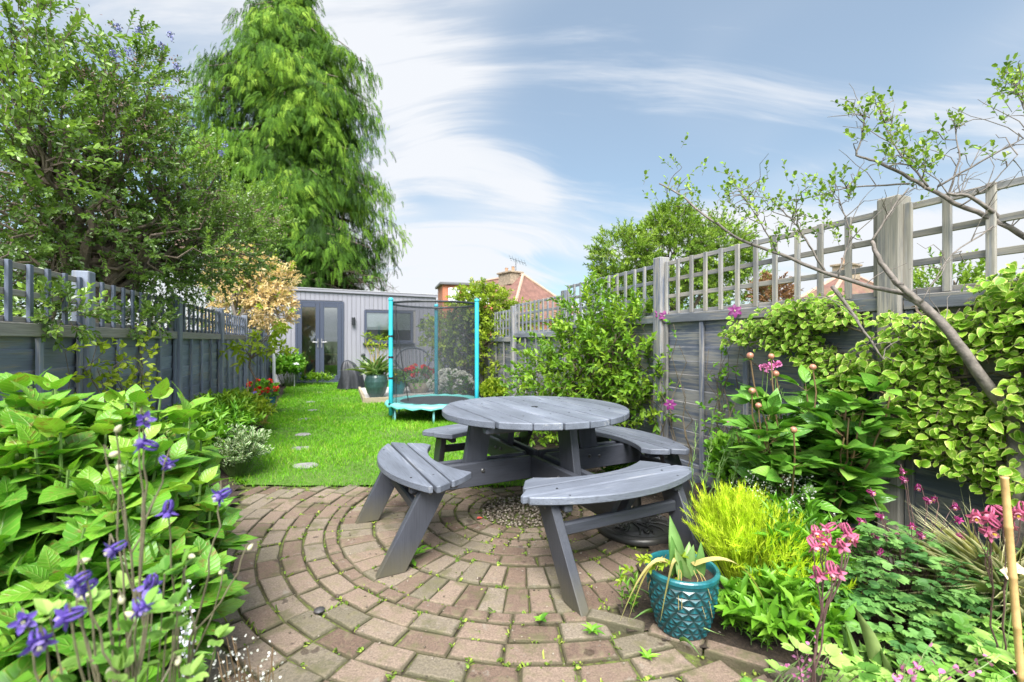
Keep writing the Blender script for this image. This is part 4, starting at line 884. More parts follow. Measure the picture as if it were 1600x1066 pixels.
for k in range(60):                                              # bare inner branches fanning out under the crown
    a = root+np.array([.1, .05, 1.3+rng.random()*.6]); q = at(rng.uniform(120, 330), rng.uniform(330, 430), rng.uniform(3.8, 5.2)); ms.tube(curve(a, q, rng.uniform(.05, .2), 7, .05), np.linspace(.02, .006, 7), 5, cap=False)
ml.build('crown', m_ceano, t); ms.build('trunk', m_bark, t)
mb = MB(); P3, O3 = blob_pts(blobs, 260, .9, 1.9, 0.0); mb.inst(T2, np.repeat(P3+O3*.14, 16, 0)+rng.normal(size=(len(P3)*16, 3))*.028, rdir(len(P3)*16), rdir(len(P3)*16), .022, .011); mb.build('seed_heads', m_seed, t)
for (x, y, Y) in ((175, 92, 3.5), (200, 88, 3.6), (250, 78, 4.0), (275, 112, 4.1), (345, 245, 4.8), (215, 55, 3.9), (182, 50, 3.8), (265, 62, 4.1), (350, 232, 5.0), (300, 205, 4.6)): share(F_CBL, 'flower_spike', t, at(x, y, Y), nrm(np.array([.2, 0, 1])), 1.1)
# neighbour's dark shrubs behind the left trellis
for lb, (x, Y, h, w) in zip(('dark evergreen shrub filling the gaps of the left trellis near the garden room', 'dark evergreen shrub behind the left trellis under the ceanothus'), ((330, 8.6, 2.1, .9), (150, 4.6, 1.75, .9))):
    c = at(x, 500, Y); t = thing('evergreen_shrub', lb, 'shrub', (c[0]-.55, c[1], 0)); c = c-[.55, 0, 0]
    P, O = blob_pts([((c[0], c[1], h*.55), (w, w*.8, h*.45), 1)], 500, .3); ml, ms = MB(), MB(); twigs(ml, P, O+GZ*.4, .25, 11, T2, .05, .028, .9, 0, .1, ms=ms); limbs(ms, (c[0], c[1], 0), P[:30], .04, (c[0], c[1], .7)); ml.build('crown', m_darkl, t); ms.build('trunk', m_bark, t)
# tall conifer
def frond():                                                     # one flattened drooping spray: a rachis with narrow side sprays
    V = []; uv = []; lo = []
    for i in range(7):
        u = .06+.125*i; L = .30*(1-.55*u)
        for s_ in (-1, 1):
            b = len(V); a = .75-.25*u; z0 = -.30*u*u
            V += [(u, 0, z0), (u+L*math.cos(a)*.5-.035, s_*L*math.sin(a)*1.1, z0-.03), (u+L*math.cos(a), s_*L*math.sin(a)*2.0, z0-.12), (u+L*math.cos(a)*.5+.05, s_*L*math.sin(a)*.9, z0-.05)]; uv += [(u, 0), (u, .5), (u, 1), (u, .5)]; lo += [b, b+1, b+2, b+3] if s_ > 0 else [b, b+3, b+2, b+1]
    return dict(V=np.array(V), uv=np.array(uv), loops=np.array(lo), sizes=np.full(14, 4))
TFROND = frond()
YC = 19.0; ax0 = at(470, 531, YC); t = thing('conifer_tree', 'tall broad lime green conifer with drooping sprays towering behind the garden room', 'tree', (ax0[0], YC, 0))
prof_y = np.array([-120, -50, 0, 50, 100, 150, 200, 270, 330, 390, 455]); prof_w = np.array([6, 20, 34, 68, 100, 118, 126, 133, 139, 140, 104])/37.4; prof_c = np.array([452, 453, 454, 458, 453, 449, 447, 452, 458, 468, 486])
nb = 2300; yy = np.interp(rng.random(nb)**.85, [0, 1], [-100, 452]); yy = rng.choice(yy, nb)
th = rng.uniform(0, 2*PI, nb); zz = H-(yy-HY)/37.4; lob = 1+.15*np.sin(th*4+zz*1.1)+.15*np.sin(th*7-zz*2.3)+.13*np.sin(zz*3.1+th*2)+.06*np.sin(zz*6.3-th*5)
rr = np.interp(yy, prof_y, prof_w)*lob*(.60+.50*rng.random(nb)**.7); cxp = (np.interp(yy, prof_y, prof_c)-HX)/F*YC
keep = ~((np.sin(th*2.5+zz*.9)*np.sin(zz*1.25-th) > .34) & (rng.random(nb) < .95)) & ~((np.sin(th*5+zz*2.1)*np.sin(zz*2.6+th*1.5) > .62) & (rng.random(nb) < .85)) & ~((yy > 385) & (rng.random(nb) < .45))
th, zz, rr, cxp, yy = th[keep], zz[keep], rr[keep], cxp[keep], yy[keep]; nb = len(th)
tip = np.c_[cxp+rr*np.cos(th), YC+rr*.9*np.sin(th), zz]; out = np.c_[np.cos(th), np.sin(th), np.zeros(nb)]
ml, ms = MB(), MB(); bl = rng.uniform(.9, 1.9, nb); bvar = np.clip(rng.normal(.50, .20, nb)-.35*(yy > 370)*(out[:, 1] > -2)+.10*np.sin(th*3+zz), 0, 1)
for k in range(25):
    f = rng.random(nb)**.8; side = rng.normal(size=nb)*.36*(.3+f)
    p = tip-out*(bl*(1-f))[:, None]; p[:, 2] += bl*.34*(1-f)-.75*f*f*bl*.5+rng.normal(size=nb)*.09-rng.random(nb)**2*.55; p += np.c_[-out[:, 1], out[:, 0], np.zeros(nb)]*side[:, None]
    d = nrm(out*rng.uniform(.1, .65, (nb, 1))+np.c_[-out[:, 1], out[:, 0], np.zeros(nb)]*(side*.9)[:, None]+np.array([0, 0, -1])*rng.uniform(.5, 1.25, (nb, 1)))
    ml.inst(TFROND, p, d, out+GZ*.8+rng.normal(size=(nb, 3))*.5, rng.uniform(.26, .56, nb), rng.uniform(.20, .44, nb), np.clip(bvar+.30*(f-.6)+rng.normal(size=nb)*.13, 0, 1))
trunkp = np.array([[(np.interp(y, prof_y, prof_c)-HX)/F*YC, YC, H-(y-HY)/37.4] for y in (560, 480, 400, 300, 200, 100, 0, -90)]); trunkp[0, 2] = 0; ms.tube(trunkp, [.45, .4, .36, .3, .24, .17, .1, .03], 9)
for i in range(0, nb, 3):
    q = tip[i]-out[i]*.5; a = np.array([cxp[i], YC, min(zz[i]+.7, 16.5)]); ms.tube(curve(a, q, .25, 5, .05), np.linspace(.05, .012, 5), 4, cap=False)
for k in range(90):                                              # dead lower twigs
    a = np.array([(495-HX)/F*YC, YC, rng.uniform(2.6, 5)]); an = rng.uniform(0, 6.28); q = a+np.array([math.cos(an)*rng.uniform(1.5, 3.4), math.sin(an)*2.4, rng.uniform(-.8, .9)]); ms.tube(curve(a, q, .2, 6, .12), np.linspace(.04, .008, 6), 4, cap=False)
    qq = curve(a, q, .2, 6)[3:]; e = np.repeat(qq, 5, 0); sticks(ms, e, e+rng.normal(size=e.shape)*[.35, .35, .3], .02)
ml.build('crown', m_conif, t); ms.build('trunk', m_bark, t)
# pale pink shrub tree before the garden room
c = at(398, 447, 8.6); t = thing('pale_leaved_tree', 'small tree with cream and salmon pink foliage and pale limbs beside the garden room', 'tree', (c[0]-.35, c[1], 0))
ml, ml2, ms = MB(), MB(), MB(); P, O = blob_pts([(at(405, 440, 8.6), (.58, .5, .50), 1), (at(368, 425, 8.9), (.5, .5, .6), .8), (at(425, 480, 8.4), (.33, .4, .36), .5), (at(365, 490, 8.8), (.42, .4, .35), .4)], 900, .35)
sel = rng.random(len(P)) < .9; twigs(ml, P[sel], nrm(O[sel]+rng.normal(size=(sel.sum(), 3))*.5), .16, 9, T2, .085, .03, 1.0, .25, .1, ms=ms, sw=.006); twigs(ml2, P[~sel], nrm(O[~sel]+GZ*.5), .2, 9, T2, .08, .036, .9, .1, .1)
limbs(ms, (c[0]-.35, c[1], 0), P[:60], .05, at(372, 500, 8.6), 6, .06, 5, .008)
for pts in (((372, 505), (385, 470), (400, 455), (445, 449)), ((372, 505), (362, 470), (372, 440), (360, 410)), ((380, 490), (405, 485), (425, 478), (440, 500))): ms.tube([at(x, y, 8.35) for x, y in pts], [.035, .03, .022, .012], 6)
ml.build('crown', m_acer, t); ml2.build('green_foliage', m_phil2, t); ms.build('trunk', m_bpale, t)
# round tree behind the right fence
c = at(1045, 410, 12.5); t = thing('round_tree', 'rounded mid green tree standing behind the right trellis fence', 'tree', (c[0], c[1], 0))
blobs = [(at(1050, 400, 12.5), (1.25, 1.2, 1.15), 1.3), (at(975, 405, 12.2), (.75, .8, .85), .9), (at(1125, 395, 12.8), (.8, .8, .85), .9), (at(1050, 350, 12.6), (.55, .6, .5), .5), (at(960, 460, 12), (.6, .6, .7), .5), (at(1150, 450, 12.8), (.8, .7, .9), .6), (at(1060, 470, 12.5), (1.2, .8, .8), .7)]
P, O = blob_pts(blobs, 3000, .5); ml, ms = MB(), MB(); twigs(ml, P, nrm(O+GZ*.35+rng.normal(size=P.shape)*.5), rng.uniform(.2, .42, len(P)), 13, T2, .095, .04, .9, .05, .1, ms=ms, sw=.01)
limbs(ms, (c[0], c[1], 0), P[:70], .12, (c[0], c[1], 1.9), 8, .08); ml.build('crown', m_bgl, t); ms.build('trunk', m_bark, t)
for lb, (x, y, Y, r), mt in (('russet leaved shrub glimpsed through the right trellis squares', (1205, 462, 9, .32), leafmat('russet leaf', [(0, (.16, .07, .04)), (1, (.34, .19, .09))], .5, .3)), ('low green shrub glimpsed through the right trellis beyond the variegated climber', (1480, 470, 5.5, .45), m_bgl)):
    c = at(x, y, Y); t = thing('shrub', lb, 'shrub', (c[0], c[1], 0)); P, O = blob_pts([(c, (r, r, r), 1)], 260, .3); ml, ms = MB(), MB(); twigs(ml, P, O+GZ*.3, .18, 9, T2, .07, .035, .9, 0, .1, ms=ms); limbs(ms, (c[0], c[1], 0), P[:16], .03, (c[0], c[1], c[2]*.6)); ml.build('crown', mt, t); ms.build('trunk', m_bark, t)

# ------------------------------------------------------------------ shrubs along the right fence
c = gp(8.6, 2.45); t = thing('golden_shrub', 'loose yellow green shrub climbing the far right fence behind the trampoline', 'shrub', c)
blobs = [(at(752, 478, 8.9), (.55, .4, .40), 2.0), (at(820, 490, 8.3), (.2, .2, .2), .2), (at(715, 530, 9.15), (.40, .3, .5), .7), (at(770, 545, 8.6), (.35, .35, .5), .5), (at(690, 520, 9.1), (.35, .3, .4), .5), (at(800, 515, 8.2), (.28, .2, .28), .3), (at(735, 590, 9.2), (.5, .3, .35), .4)]
P, O = blob_pts(blobs, 1500, .4); ml, ms = MB(), MB(); twigs(ml, P, nrm(O+rng.normal(size=P.shape)*.6+GZ*.2), .2, 9, T2, .065, .034, 1.0, .15, .1, ms=ms, sw=.005); limbs(ms, c, P[:50], .03, at(745, 560, 8.7), 6, .06); ml.build('foliage', m_phil2, t); ms.build('stem', m_twig, t)
c = gp(4.1, 2.25); t = thing('mock_orange_bush', 'large bright green pointed leaf bush against the right fence behind the picnic table', 'bush', c)
blobs = [(at(975, 560, 4.5), (.50, .40, .42), 1.3), (at(890, 575, 4.8), (.46, .4, .36), 1), (at(920, 510, 4.75), (.26, .3, .34), .6), (at(1010, 610, 4.3), (.22, .3, .36), .6), (at(960, 640, 4.5), (.45, .35, .3), .7), (at(850, 600, 5.0), (.30, .3, .28), .5), (at(868, 655, 5.1), (.36, .3, .26), .6), (at(1000, 520, 4.35), (.32, .25, .22), .6)]
P, O = blob_pts(blobs, 950, .45); ml, ms = MB(), MB(); twigs(ml, P, nrm(O*.8+GZ*.65+rng.normal(size=P.shape)*.4), rng.uniform(.16, .30, len(P)), 10, T_grid(lance, 3, 1, .14, .2), .070, .033, .95, .06, .1, opp=True, ms=ms, sw=.005)
ex_ = np.array([at(912, 470, 4.7), at(925, 445, 4.7), at(918, 500, 4.7), at(955, 470, 4.6), at(1035, 500, 4.2)]); twigs(ml, ex_, np.tile(nrm(np.array([.1, 0, 1])), (5, 1)), .25, 12, TLAN, .07, .032, .9, 0, .05, opp=True, var=np.full(5, .7), ms=ms)
limbs(ms, c, P[:60], .03, c+GZ*.4, 9, .05, 5, .004); ml.build('foliage', m_phil, t, True); ms.build('stem', m_twig, t)
# variegated climber on the fence
t0 = gp(1.2, 2.62); t = thing('variegated_climber', 'climbing shrub with cream edged round leaves covering the right fence', 'climber', t0)
Nl = 19500; s_ = rng.uniform(.35, 2.55, Nl); z_ = rng.uniform(.2, 1.66, Nl)
def dens(s, z):
    top = np.interp(s, [.35, .9, 1.3, 1.55, 1.75, 2.1, 2.35, 2.55], [1.62, 1.52, 1.36, 1.30, 1.44, 1.42, 1.36, 1.2]); bot = np.interp(s, [.35, .8, 1.2, 1.5, 1.75, 2.0, 2.25, 2.55], [.45, .42, .48, .60, .80, 1.0, 1.10, 1.12])
    v = np.minimum((top-z)/.10, (z-bot)/.12)
    return np.clip(v, 0, 1)*((np.sin(s*9.3+z*4)*np.sin(z*11-s*3)+.35*np.sin(s*23)*np.sin(z*19+1)) < .55)*np.where(abs(s-1.51) < .06, .25, 1)
k = rng.random(Nl) < dens(s_, z_); s_, z_ = s_[k], z_[k]; n = len(s_); dep = rng.random(n)**1.6*.17+.055; shelf = np.floor(z_/.10+s_*.8); 
P = np.array([gp(a, 2.72-d, z) for a, d, z in zip(s_, dep, z_)]); fl = rng.random(n) < .5
D = nrm(-GN*rng.uniform(.35, 1.0, (n, 1))+GD*rng.normal(size=(n, 1))*.7+GZ*rng.uniform(-.75, .15, (n, 1))); U = nrm(-GN*.95+GZ*.85+rng.normal(size=(n, 3))*.42)
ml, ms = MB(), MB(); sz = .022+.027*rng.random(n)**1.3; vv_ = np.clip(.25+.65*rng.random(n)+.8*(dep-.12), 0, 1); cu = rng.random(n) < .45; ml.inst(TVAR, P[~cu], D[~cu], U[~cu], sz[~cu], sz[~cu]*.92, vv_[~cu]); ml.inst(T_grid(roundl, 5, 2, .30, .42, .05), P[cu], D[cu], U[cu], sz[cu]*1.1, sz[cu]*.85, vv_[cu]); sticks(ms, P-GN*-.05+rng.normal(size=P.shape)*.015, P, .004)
xs = np.array([gp(rng.uniform(.4, 2.2), 2.72-.09, rng.uniform(.5, 1.35)) for _ in range(34)])
for q in xs: ms.tube(curve(q, q+GD*rng.uniform(-.35, .35)+GZ*rng.uniform(-.15, .25), .02, 5, .01), np.linspace(.008, .004, 5), 5)
for (a, e, r) in ((gp(.95, 2.58, 0), gp(1.0, 2.6, .7), .016), (gp(1.0, 2.6, .6), gp(1.55, 2.61, 1.0), .014), (gp(1.0, 2.6, .62), gp(1.9, 2.62, .82), .009), (gp(.95, 2.6, .68), gp(.5, 2.6, 1.2), .011)): ms.tube(curve(a, e, .03, 8, .015), np.linspace(r, r*.7, 8), 7)
ml.build('foliage', m_var, t, True); ms.build('stem', m_bark, t)
# thin-limbed tree leaning over the right fence
tr_ = gnd(1596, 960, .0); tr_ = np.array([2.06, 1.86, 0]); t = thing('sparse_tree', 'thin grey limbed tree with sparse small leaves arching across the right fence', 'tree', tr_); ms, ml = MB(), MB()
def limb(pts, r0, r1, k=8, jit=.0018):
    q = np.array([at(*p) for p in pts]); tt = np.linspace(0, 1, len(q)); tn = np.linspace(0, 1, len(q)*4)
    c = np.stack([np.interp(tn, tt, q[:, i]) for i in range(3)], 1); c[1:-1] = (c[:-2]+c[1:-1]*2+c[2:])/4; c[1:-1] += rng.normal(size=(len(c)-2, 3))*jit; ms.tube(c, np.linspace(r0, r1, len(c)), k); return c
ms.tube([tr_, tr_+GZ*.3, at(1590, 790, 1.85), at(1592, 660, 1.86)], [.045, .042, .038, .034], 9)
L1 = limb([(1592, 662, 1.86), (1530, 585, 1.9), (1480, 510, 1.95), (1440, 472, 2.0), (1415, 458, 2.05)], .024, .015, 8)
L2 = limb([(1418, 458, 2.05), (1360, 447, 2.15), (1290, 425, 2.3), (1215, 395, 2.4), (1150, 370, 2.5), (1095, 330, 2.6), (1060, 300, 2.7), (1030, 285, 2.75)], .011, .004)
L3 = limb([(1592, 600, 1.87), (1640, 470, 1.9), (1625, 380, 1.95), (1560, 345, 2.0), (1480, 310, 2.1), (1420, 275, 2.2), (1370, 250, 2.25), (1338, 241, 2.3)], .016, .005)
L4 = limb([(1440, 472, 2.0), (1400, 440, 2.05), (1370, 400, 2.1), (1362, 375, 2.12)], .014, .008)
L5 = limb([(1362, 375, 2.12), (1390, 330, 2.1), (1420, 292, 2.15)], .006, .003, 5)
L6 = limb([(1570, 345, 2.0), (1520, 305, 2.0), (1480, 300, 2.05)], .010, .006, 5)
br = [L2, L3, L1, L5, L6]
for pts, r in ((((1290, 425, 2.3), (1270, 390, 2.3), (1245, 350, 2.35), (1225, 330, 2.4)), .006), (((1480, 310, 2.1), (1500, 240, 2.1), (1490, 190, 2.15)), .005), (((1338, 241, 2.3), (1348, 205, 2.3), (1352, 175, 2.3)), .005), (((1450, 290, 2.1), (1400, 230, 2.2), (1372, 170, 2.25)), .005), (((1465, 290, 2.1), (1560, 235, 2.0), (1610, 210, 1.95)), .005), (((1420, 285, 2.2), (1330, 290, 2.3), (1250, 310, 2.4)), .005), (((1640, 300, 1.95), (1605, 180, 2.0), (1585, 130, 2.05)), .006), (((1300, 445, 2.2), (1340, 500, 2.15), (1380, 560, 2.1)), .010), (((1215, 395, 2.4), (1180, 330, 2.4), (1150, 290, 2.45)), .004), (((1310, 430, 2.2), (1330, 360, 2.25), (1310, 310, 2.3)), .004), (((1560, 345, 2.0), (1480, 400, 2.0), (1440, 470, 1.98)), .004), (((1500, 320, 2.05), (1545, 290, 2.0), (1590, 240, 1.95)), .004)): br.append(limb(pts, r, r*.4, 5))
tw = [(1040, 290, 2.75, 60, 14), (1075, 300, 2.65, 42, 10), (1150, 300, 2.45, 46, 16), (1185, 320, 2.4, 50, 14), (1230, 330, 2.4, 34, 12), (1290, 300, 2.3, 50, 20), (1310, 300, 2.3, 40, 12), (1375, 180, 2.25, 34, 14), (1395, 220, 2.2, 40, 16), (1430, 260, 2.15, 50, 22), (1345, 180, 2.3, 24, 8), (1400, 240, 2.2, 40, 12), (1455, 260, 2.1, 36, 12), (1490, 200, 2.1, 22, 7), (1550, 245, 2.0, 22, 4), (1590, 140, 2.05, 44, 20), (1600, 170, 2.0, 40, 16), (1130, 350, 2.5, 40, 8), (1240, 370, 2.35, 40, 8), (1160, 330, 2.4, 34, 10), (1330, 370, 2.2, 30, 6), (1270, 350, 2.35, 40, 8), (1210, 380, 2.4, 34, 8)]
PP = []; DD = []
for x, y, Y, s, n in tw:
    for k in range(n): PP.append(at(x+rng.normal()*s*.5, y+rng.normal()*s*.42, Y+rng.normal()*.08)); DD.append(nrm(np.array([rng.normal()*.6-.2, rng.normal()*.3, .5+rng.random()])))
PP = np.array(PP); allb = np.concatenate(br); twigs(ml, PP, np.array(DD), rng.uniform(.05, .12, len(PP)), 5, T2r, .026, .016, .9, 0, .1, ms=ms, sw=.0025)
for p in PP[::3]: q = allb[np.argmin(np.linalg.norm(allb-p, axis=1))]; ms.tube(curve(q, p, .015, 5, .006), np.linspace(.0028, .0014, 5), 4, cap=False)
for b_ in br:
    for k in range(7): q = b_[rng.integers(3, len(b_))]; e = q+np.array([rng.normal()*.12, rng.normal()*.06, rng.uniform(-.05, .22)]); ms.tube(curve(q, e, .02, 5, .008), np.linspace(.0026, .001, 5), 4, cap=False)
ml.build('crown', m_bgl, t); ms.build('trunk', m_bpale, t, True)
# ------------------------------------------------------------------ hydrangea, left foreground
hc = np.array([-1.55, 1.62, 0]); t = thing('hydrangea_bush', 'big leafy hydrangea bush with broad bright green leaves filling the left foreground', 'bush', hc)
blobs = [(np.array([-1.62, 1.70, .50]), (.44, .46, .46), 1.2), (np.array([-1.33, 1.55, .38]), (.30, .36, .36), 1.0), (np.array([-1.75, 1.60, .58]), (.40, .40, .40), .7), (np.array([-1.16, 1.42, .26]), (.22, .26, .26), .6), (np.array([-1.78, 2.10, .46]), (.34, .34, .38), .7), (np.array([-1.15, 1.10, .22]), (.24, .25, .25), .5)]
P, O = blob_pts(blobs, 330, .80, .05, -.25); ml, ms = MB(), MB()
for p, o_ in zip(P, O):
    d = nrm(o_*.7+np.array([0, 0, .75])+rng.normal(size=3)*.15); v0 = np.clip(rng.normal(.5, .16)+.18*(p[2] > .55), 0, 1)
    for lev in range(3):
        c = p-d*.075*lev; ph = rng.uniform(0, 6.28) if lev == 0 else ph+PI/2
        a, b = perp(d[None]); sp_ = (.6, .95, 1.08)[lev]; L = (rng.uniform(.075, .11), rng.uniform(.11, .155), rng.uniform(.12, .165))[lev]
        for sg in (0, PI):
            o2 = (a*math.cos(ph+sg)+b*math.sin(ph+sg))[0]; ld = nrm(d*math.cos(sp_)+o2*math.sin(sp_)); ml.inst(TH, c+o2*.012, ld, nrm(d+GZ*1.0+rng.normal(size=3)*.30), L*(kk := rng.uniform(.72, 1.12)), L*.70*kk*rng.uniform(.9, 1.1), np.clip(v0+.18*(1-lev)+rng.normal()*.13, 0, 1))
    b0 = hc+np.array([(p[0]-hc[0])*.45, (p[1]-hc[1])*.45, 0]); ms.tube(curve(b0, p, 0, 5, .01, bow=(o_[0]*.04, o_[1]*.04, 0)), np.linspace(.008, .004, 5), 5, cap=False)
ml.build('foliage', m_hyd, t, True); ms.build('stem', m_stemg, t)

# ------------------------------------------------------------------ violet columbines in front of it
def columbine_plant(label, base, tips, mesh, stemmat, leafm, nleaf=10, scale=1.0, group=None, nod=.5, leafr=.12, lz=.18, name='columbine', buds=()):
    t = thing(name, label, 'flower', base, group); ms, ml = MB(), MB(); base = np.asarray(base, float)
    tips = [np.asarray(q, float) for q in tips]; order = np.argsort([q[0]+q[2]*.6 for q in tips]); junc = {}
    for g0 in range(0, len(tips), 4):                            # one main stem for every few flowers
        ids = order[g0:g0+4]; lowest = min(tips[i][2] for i in ids); m_ = np.mean([tips[i] for i in ids], 0); jn = base+(m_-base)*min(.8, .84*(lowest-base[2])/max(.05, m_[2]-base[2])); mid = curve(base+rng.normal(size=3)*[.014, .014, 0], jn, 0, 9, .004, bow=((m_[0]-base[0])*-.12, 0, .02))
        ms.tube(mid, np.linspace(.0032, .0022, 9), 5, cap=False)
        for n_, i in enumerate(ids): junc[i] = mid[8-(n_ % 3)]
    for i, tip in enumerate(tips):
        hook = tip+GZ*.02+rng.normal(size=3)*.006; c = np.concatenate([curve(junc[i], hook, 0, 7, .003, bow=((tip[0]-junc[i][0])*.2, 0, 0)), [tip+GZ*.012]]); ms.tube(c, np.linspace(.002, .0012, len(c)), 5, cap=False)
        dn = nrm(np.array([rng.normal()*.55, -.45+rng.normal()*.4, -nod+rng.normal()*.3]))
        if i in buds: share(F_CRM, 'bud', t, tip, -dn, scale*rng.uniform(.9, 1.2))
        else: share(mesh, 'flower', t, tip, dn, scale*rng.uniform(.9, 1.15))
    for k in range(nleaf):
        an = rng.uniform(0, 6.28); r = leafr*rng.uniform(.4, 1.1); q = base+np.array([r*math.cos(an), r*math.sin(an), lz*rng.uniform(.5, 1.2)]); ms.tube(curve(base, q, .02, 5), .0016, 4, cap=False); trif(ml, q, nrm(q-base+GZ*.1), .045*scale)
    ml.build('foliage', leafm, t, True); ms.build('stem', stemmat, t); return t
def trif(ml, q, d, L, v=None):
    """a leaf of three lobed leaflets"""
    a, b = perp(np.asarray(d)[None]); v = rng.random() if v is None else v; d2 = nrm(d*[1, 1, .25])
    s_ = nrm(np.cross(GZ, d2)); up = nrm(GZ+rng.normal(size=3)*.25)
    for k in (-1, 0, 1):
        dd = nrm(d2*(1 if k == 0 else .35)+s_*k*.95)
        for e in (-.42, 0, .42):
            de = nrm(dd*math.cos(e)+np.cross(up, dd)*math.sin(e)); ml.inst(TROUND, q+dd*L*.16, de, up, L*rng.uniform(.75, 1), L*.55, np.clip(v+rng.normal()*.08, 0, 1))
m_stemv = plain('dusky green stem', (.13, .115, .07), .6, nz=.3)
V1 = [(225, 655, .86), (226, 692, .84), (262, 722, .92), (345, 772, .98), (262, 796, .9), (178, 856, .80), (120, 905, .74), (132, 918, .76), (235, 912, .80), (220, 948, .74), (38, 968, .70), (108, 960, .68), (60, 1000, .66)]
vl = ['tallest violet columbine, its flower level with the top of the hydrangea', 'violet columbine reaching rightmost, its bloom over the edge of the brick paving', 'violet columbine with a cluster of dark blooms low in the left corner', 'short violet columbine with blooms beside the lowest hydrangea leaves']
groups = [([0, 1, 2], (-.70, .86)), ([3, 4], (-.72, .93)), ([5, 6, 7, 9], (-.66, .78)), ([8, 10, 11, 12], (-.66, .69))]
for lb, (ids, b) in zip(vl, groups):
    tips = [at(*V1[i]) for i in ids]; nb_ = len(tips)
    for k in range(3): tips.append(at(V1[ids[0]][0]+rng.uniform(-60, 50), V1[ids[0]][1]+rng.uniform(0, 130), V1[ids[0]][2]))
    columbine_plant(lb, (b[0], b[1], 0), tips, F_VIO, m_stemv, m_clov, 12, .80, 'violet columbines in front of the hydrangea', .25, .10, .60, buds=range(nb_, nb_+3))
# pale flowering spikes at the lower left edge of the paving
def spike_plant(label, base, tips, mat, petalm, r=.012, n=26, L=.009, name='flower_spike', cat='flower', leaves=0, leafm=None, stemm=None, group=None):
    t = thing(name, label, cat, base, group); ms, mp_, ml = MB(), MB(), MB(); base = np.asarray(base, float)
    for tip in tips:
        c = curve(base+rng.normal(size=3)*[.02, .02, 0], tip, 0, 8, .004); ms.tube(c, np.linspace(.003, .0012, 8), 4, cap=False); f = rng.uniform(.45, 1, n); P = np.array([np.interp(f, np.linspace(0, 1, 8), c[:, i]) for i in range(3)]).T+rng.normal(size=(n, 3))*r*.5
        mp_.inst(TROUND, P, rdir(n), rdir(n), L, L*.8)
        if leaves: f = rng.uniform(.05, .75, leaves); P = np.array([np.interp(f, np.linspace(0, 1, 8), c[:, i]) for i in range(3)]).T; dd = rdir(leaves); dd[:, 2] = abs(dd[:, 2])*.6; ml.inst(TLAN, P, dd, GZ, .05, .013)
    mp_.build('blossom', petalm, t); ms.build('stem', stemm or m_stemg, t)
    if leaves: ml.build('foliage', leafm or m_low, t)
spike_plant('thin pale lilac flower spike rising beside the lowest hydrangea leaves', (-.83, 1.17, 0), [at(292, 905, 1.18), at(285, 930, 1.15), at(300, 955, 1.2)], None, leafmat('pale lilac petal', [(0, (.55, .55, .70)), (1, (.78, .78, .86))], .6, .3), .016, 40, .012, leaves=14)
spike_plant('haze of tiny pinkish white blossoms at the bottom edge of the brick patio', (-.62, 1.16, 0), [at(330+rng.uniform(0, 110), rng.uniform(985, 1060), rng.uniform(1.12, 1.3)) for _ in range(15)], None, m_whp, .035, 18, .008, name='blossom_plant', stemm=m_stemr)

# ------------------------------------------------------------------ left border
def mound(name, label, cat, c, R, n, T, L, W, mat, group=None, stem=True, hemi=0.0, tl=.1, nl=9, spread=.9, flowers=(), fl_n=0, opp=False, shell=.4, smat=None, up=.6, droop=0.0, vj=.35):
    c = np.asarray(c, float); t = thing(name, label, cat, (c[0], c[1], 0), group); ml, ms = MB(), MB(); P, O = blob_pts([(c, R, 1)], n, shell, .02, hemi); D = nrm(O*.7+GZ*.6+rng.normal(size=P.shape)*.3)
    twigs(ml, P-D*tl*.5, D, tl, nl, T, L, W, spread, droop, .05, up, opp, None, None, .003, 0, vj)
    base = np.array([c[0], c[1], 0]); B = base+(P-base)*[.35, .35, 0]; sticks(ms, B, P+D*tl*.4, .004)
    ml.build('foliage', mat, t, len(T['V']) > 6)
    if stem: ms.build('stem', smat or m_stemg, t)
    for k in range(fl_n): i = rng.integers(len(P)); share(flowers[k % len(flowers)], 'flower', t, P[i]+D[i]*tl*.7+GZ*.02, nrm(D[i]+np.array([0, -.8, .2])), rng.uniform(.8, 1.2))
    return t
mound('silver_edged_shrub', 'small silver edged shrub at the corner of lawn and brick patio', 'shrub', (*gnd(372, 742)[:2], .17), (.21, .24, .20), 150, T2r, .042, .020, m_whv, tl=.14, nl=14)
mound('border_perennial', 'leafy green perennial with long pointed leaves behind the silver edged shrub', 'plant', (*gp(4.65, -1.12)[:2], .27), (.30, .34, .29), 190, TLAN, .11, .03, m_low, tl=.16, nl=9)
mound('border_perennial', 'pale green euphorbia like clump midway along the left border', 'plant', (*gp(5.4, -1.15)[:2], .27), (.30, .40, .28), 200, TLAN, .09, .028, m_phil, tl=.16, nl=12)
mound('border_perennial', 'fresh green clump with a few violet and yellow pansies in the left border', 'plant', (*gp(6.3, -1.15)[:2], .24), (.30, .46, .25), 200, TLAN, .085, .03, m_phil2, tl=.15, nl=10, flowers=(F_PANY, F_PANV, F_PANV), fl_n=9)
mound('border_perennial', 'deep green low clump in the left border below the sapling', 'plant', (*gp(7.3, -1.35)[:2], .20), (.22, .34, .20), 90, TLAN, .08, .03, m_low, tl=.15, nl=9, flowers=(F_RED,), fl_n=1)
mound('border_perennial', 'dark low foliage between the hydrangea and the left fence', 'plant', (*gp(3.6, -1.25)[:2], .22), (.28, .34, .24), 110, TLAN, .09, .03, m_clovd, tl=.15, nl=9, flowers=(F_RED,), fl_n=2)
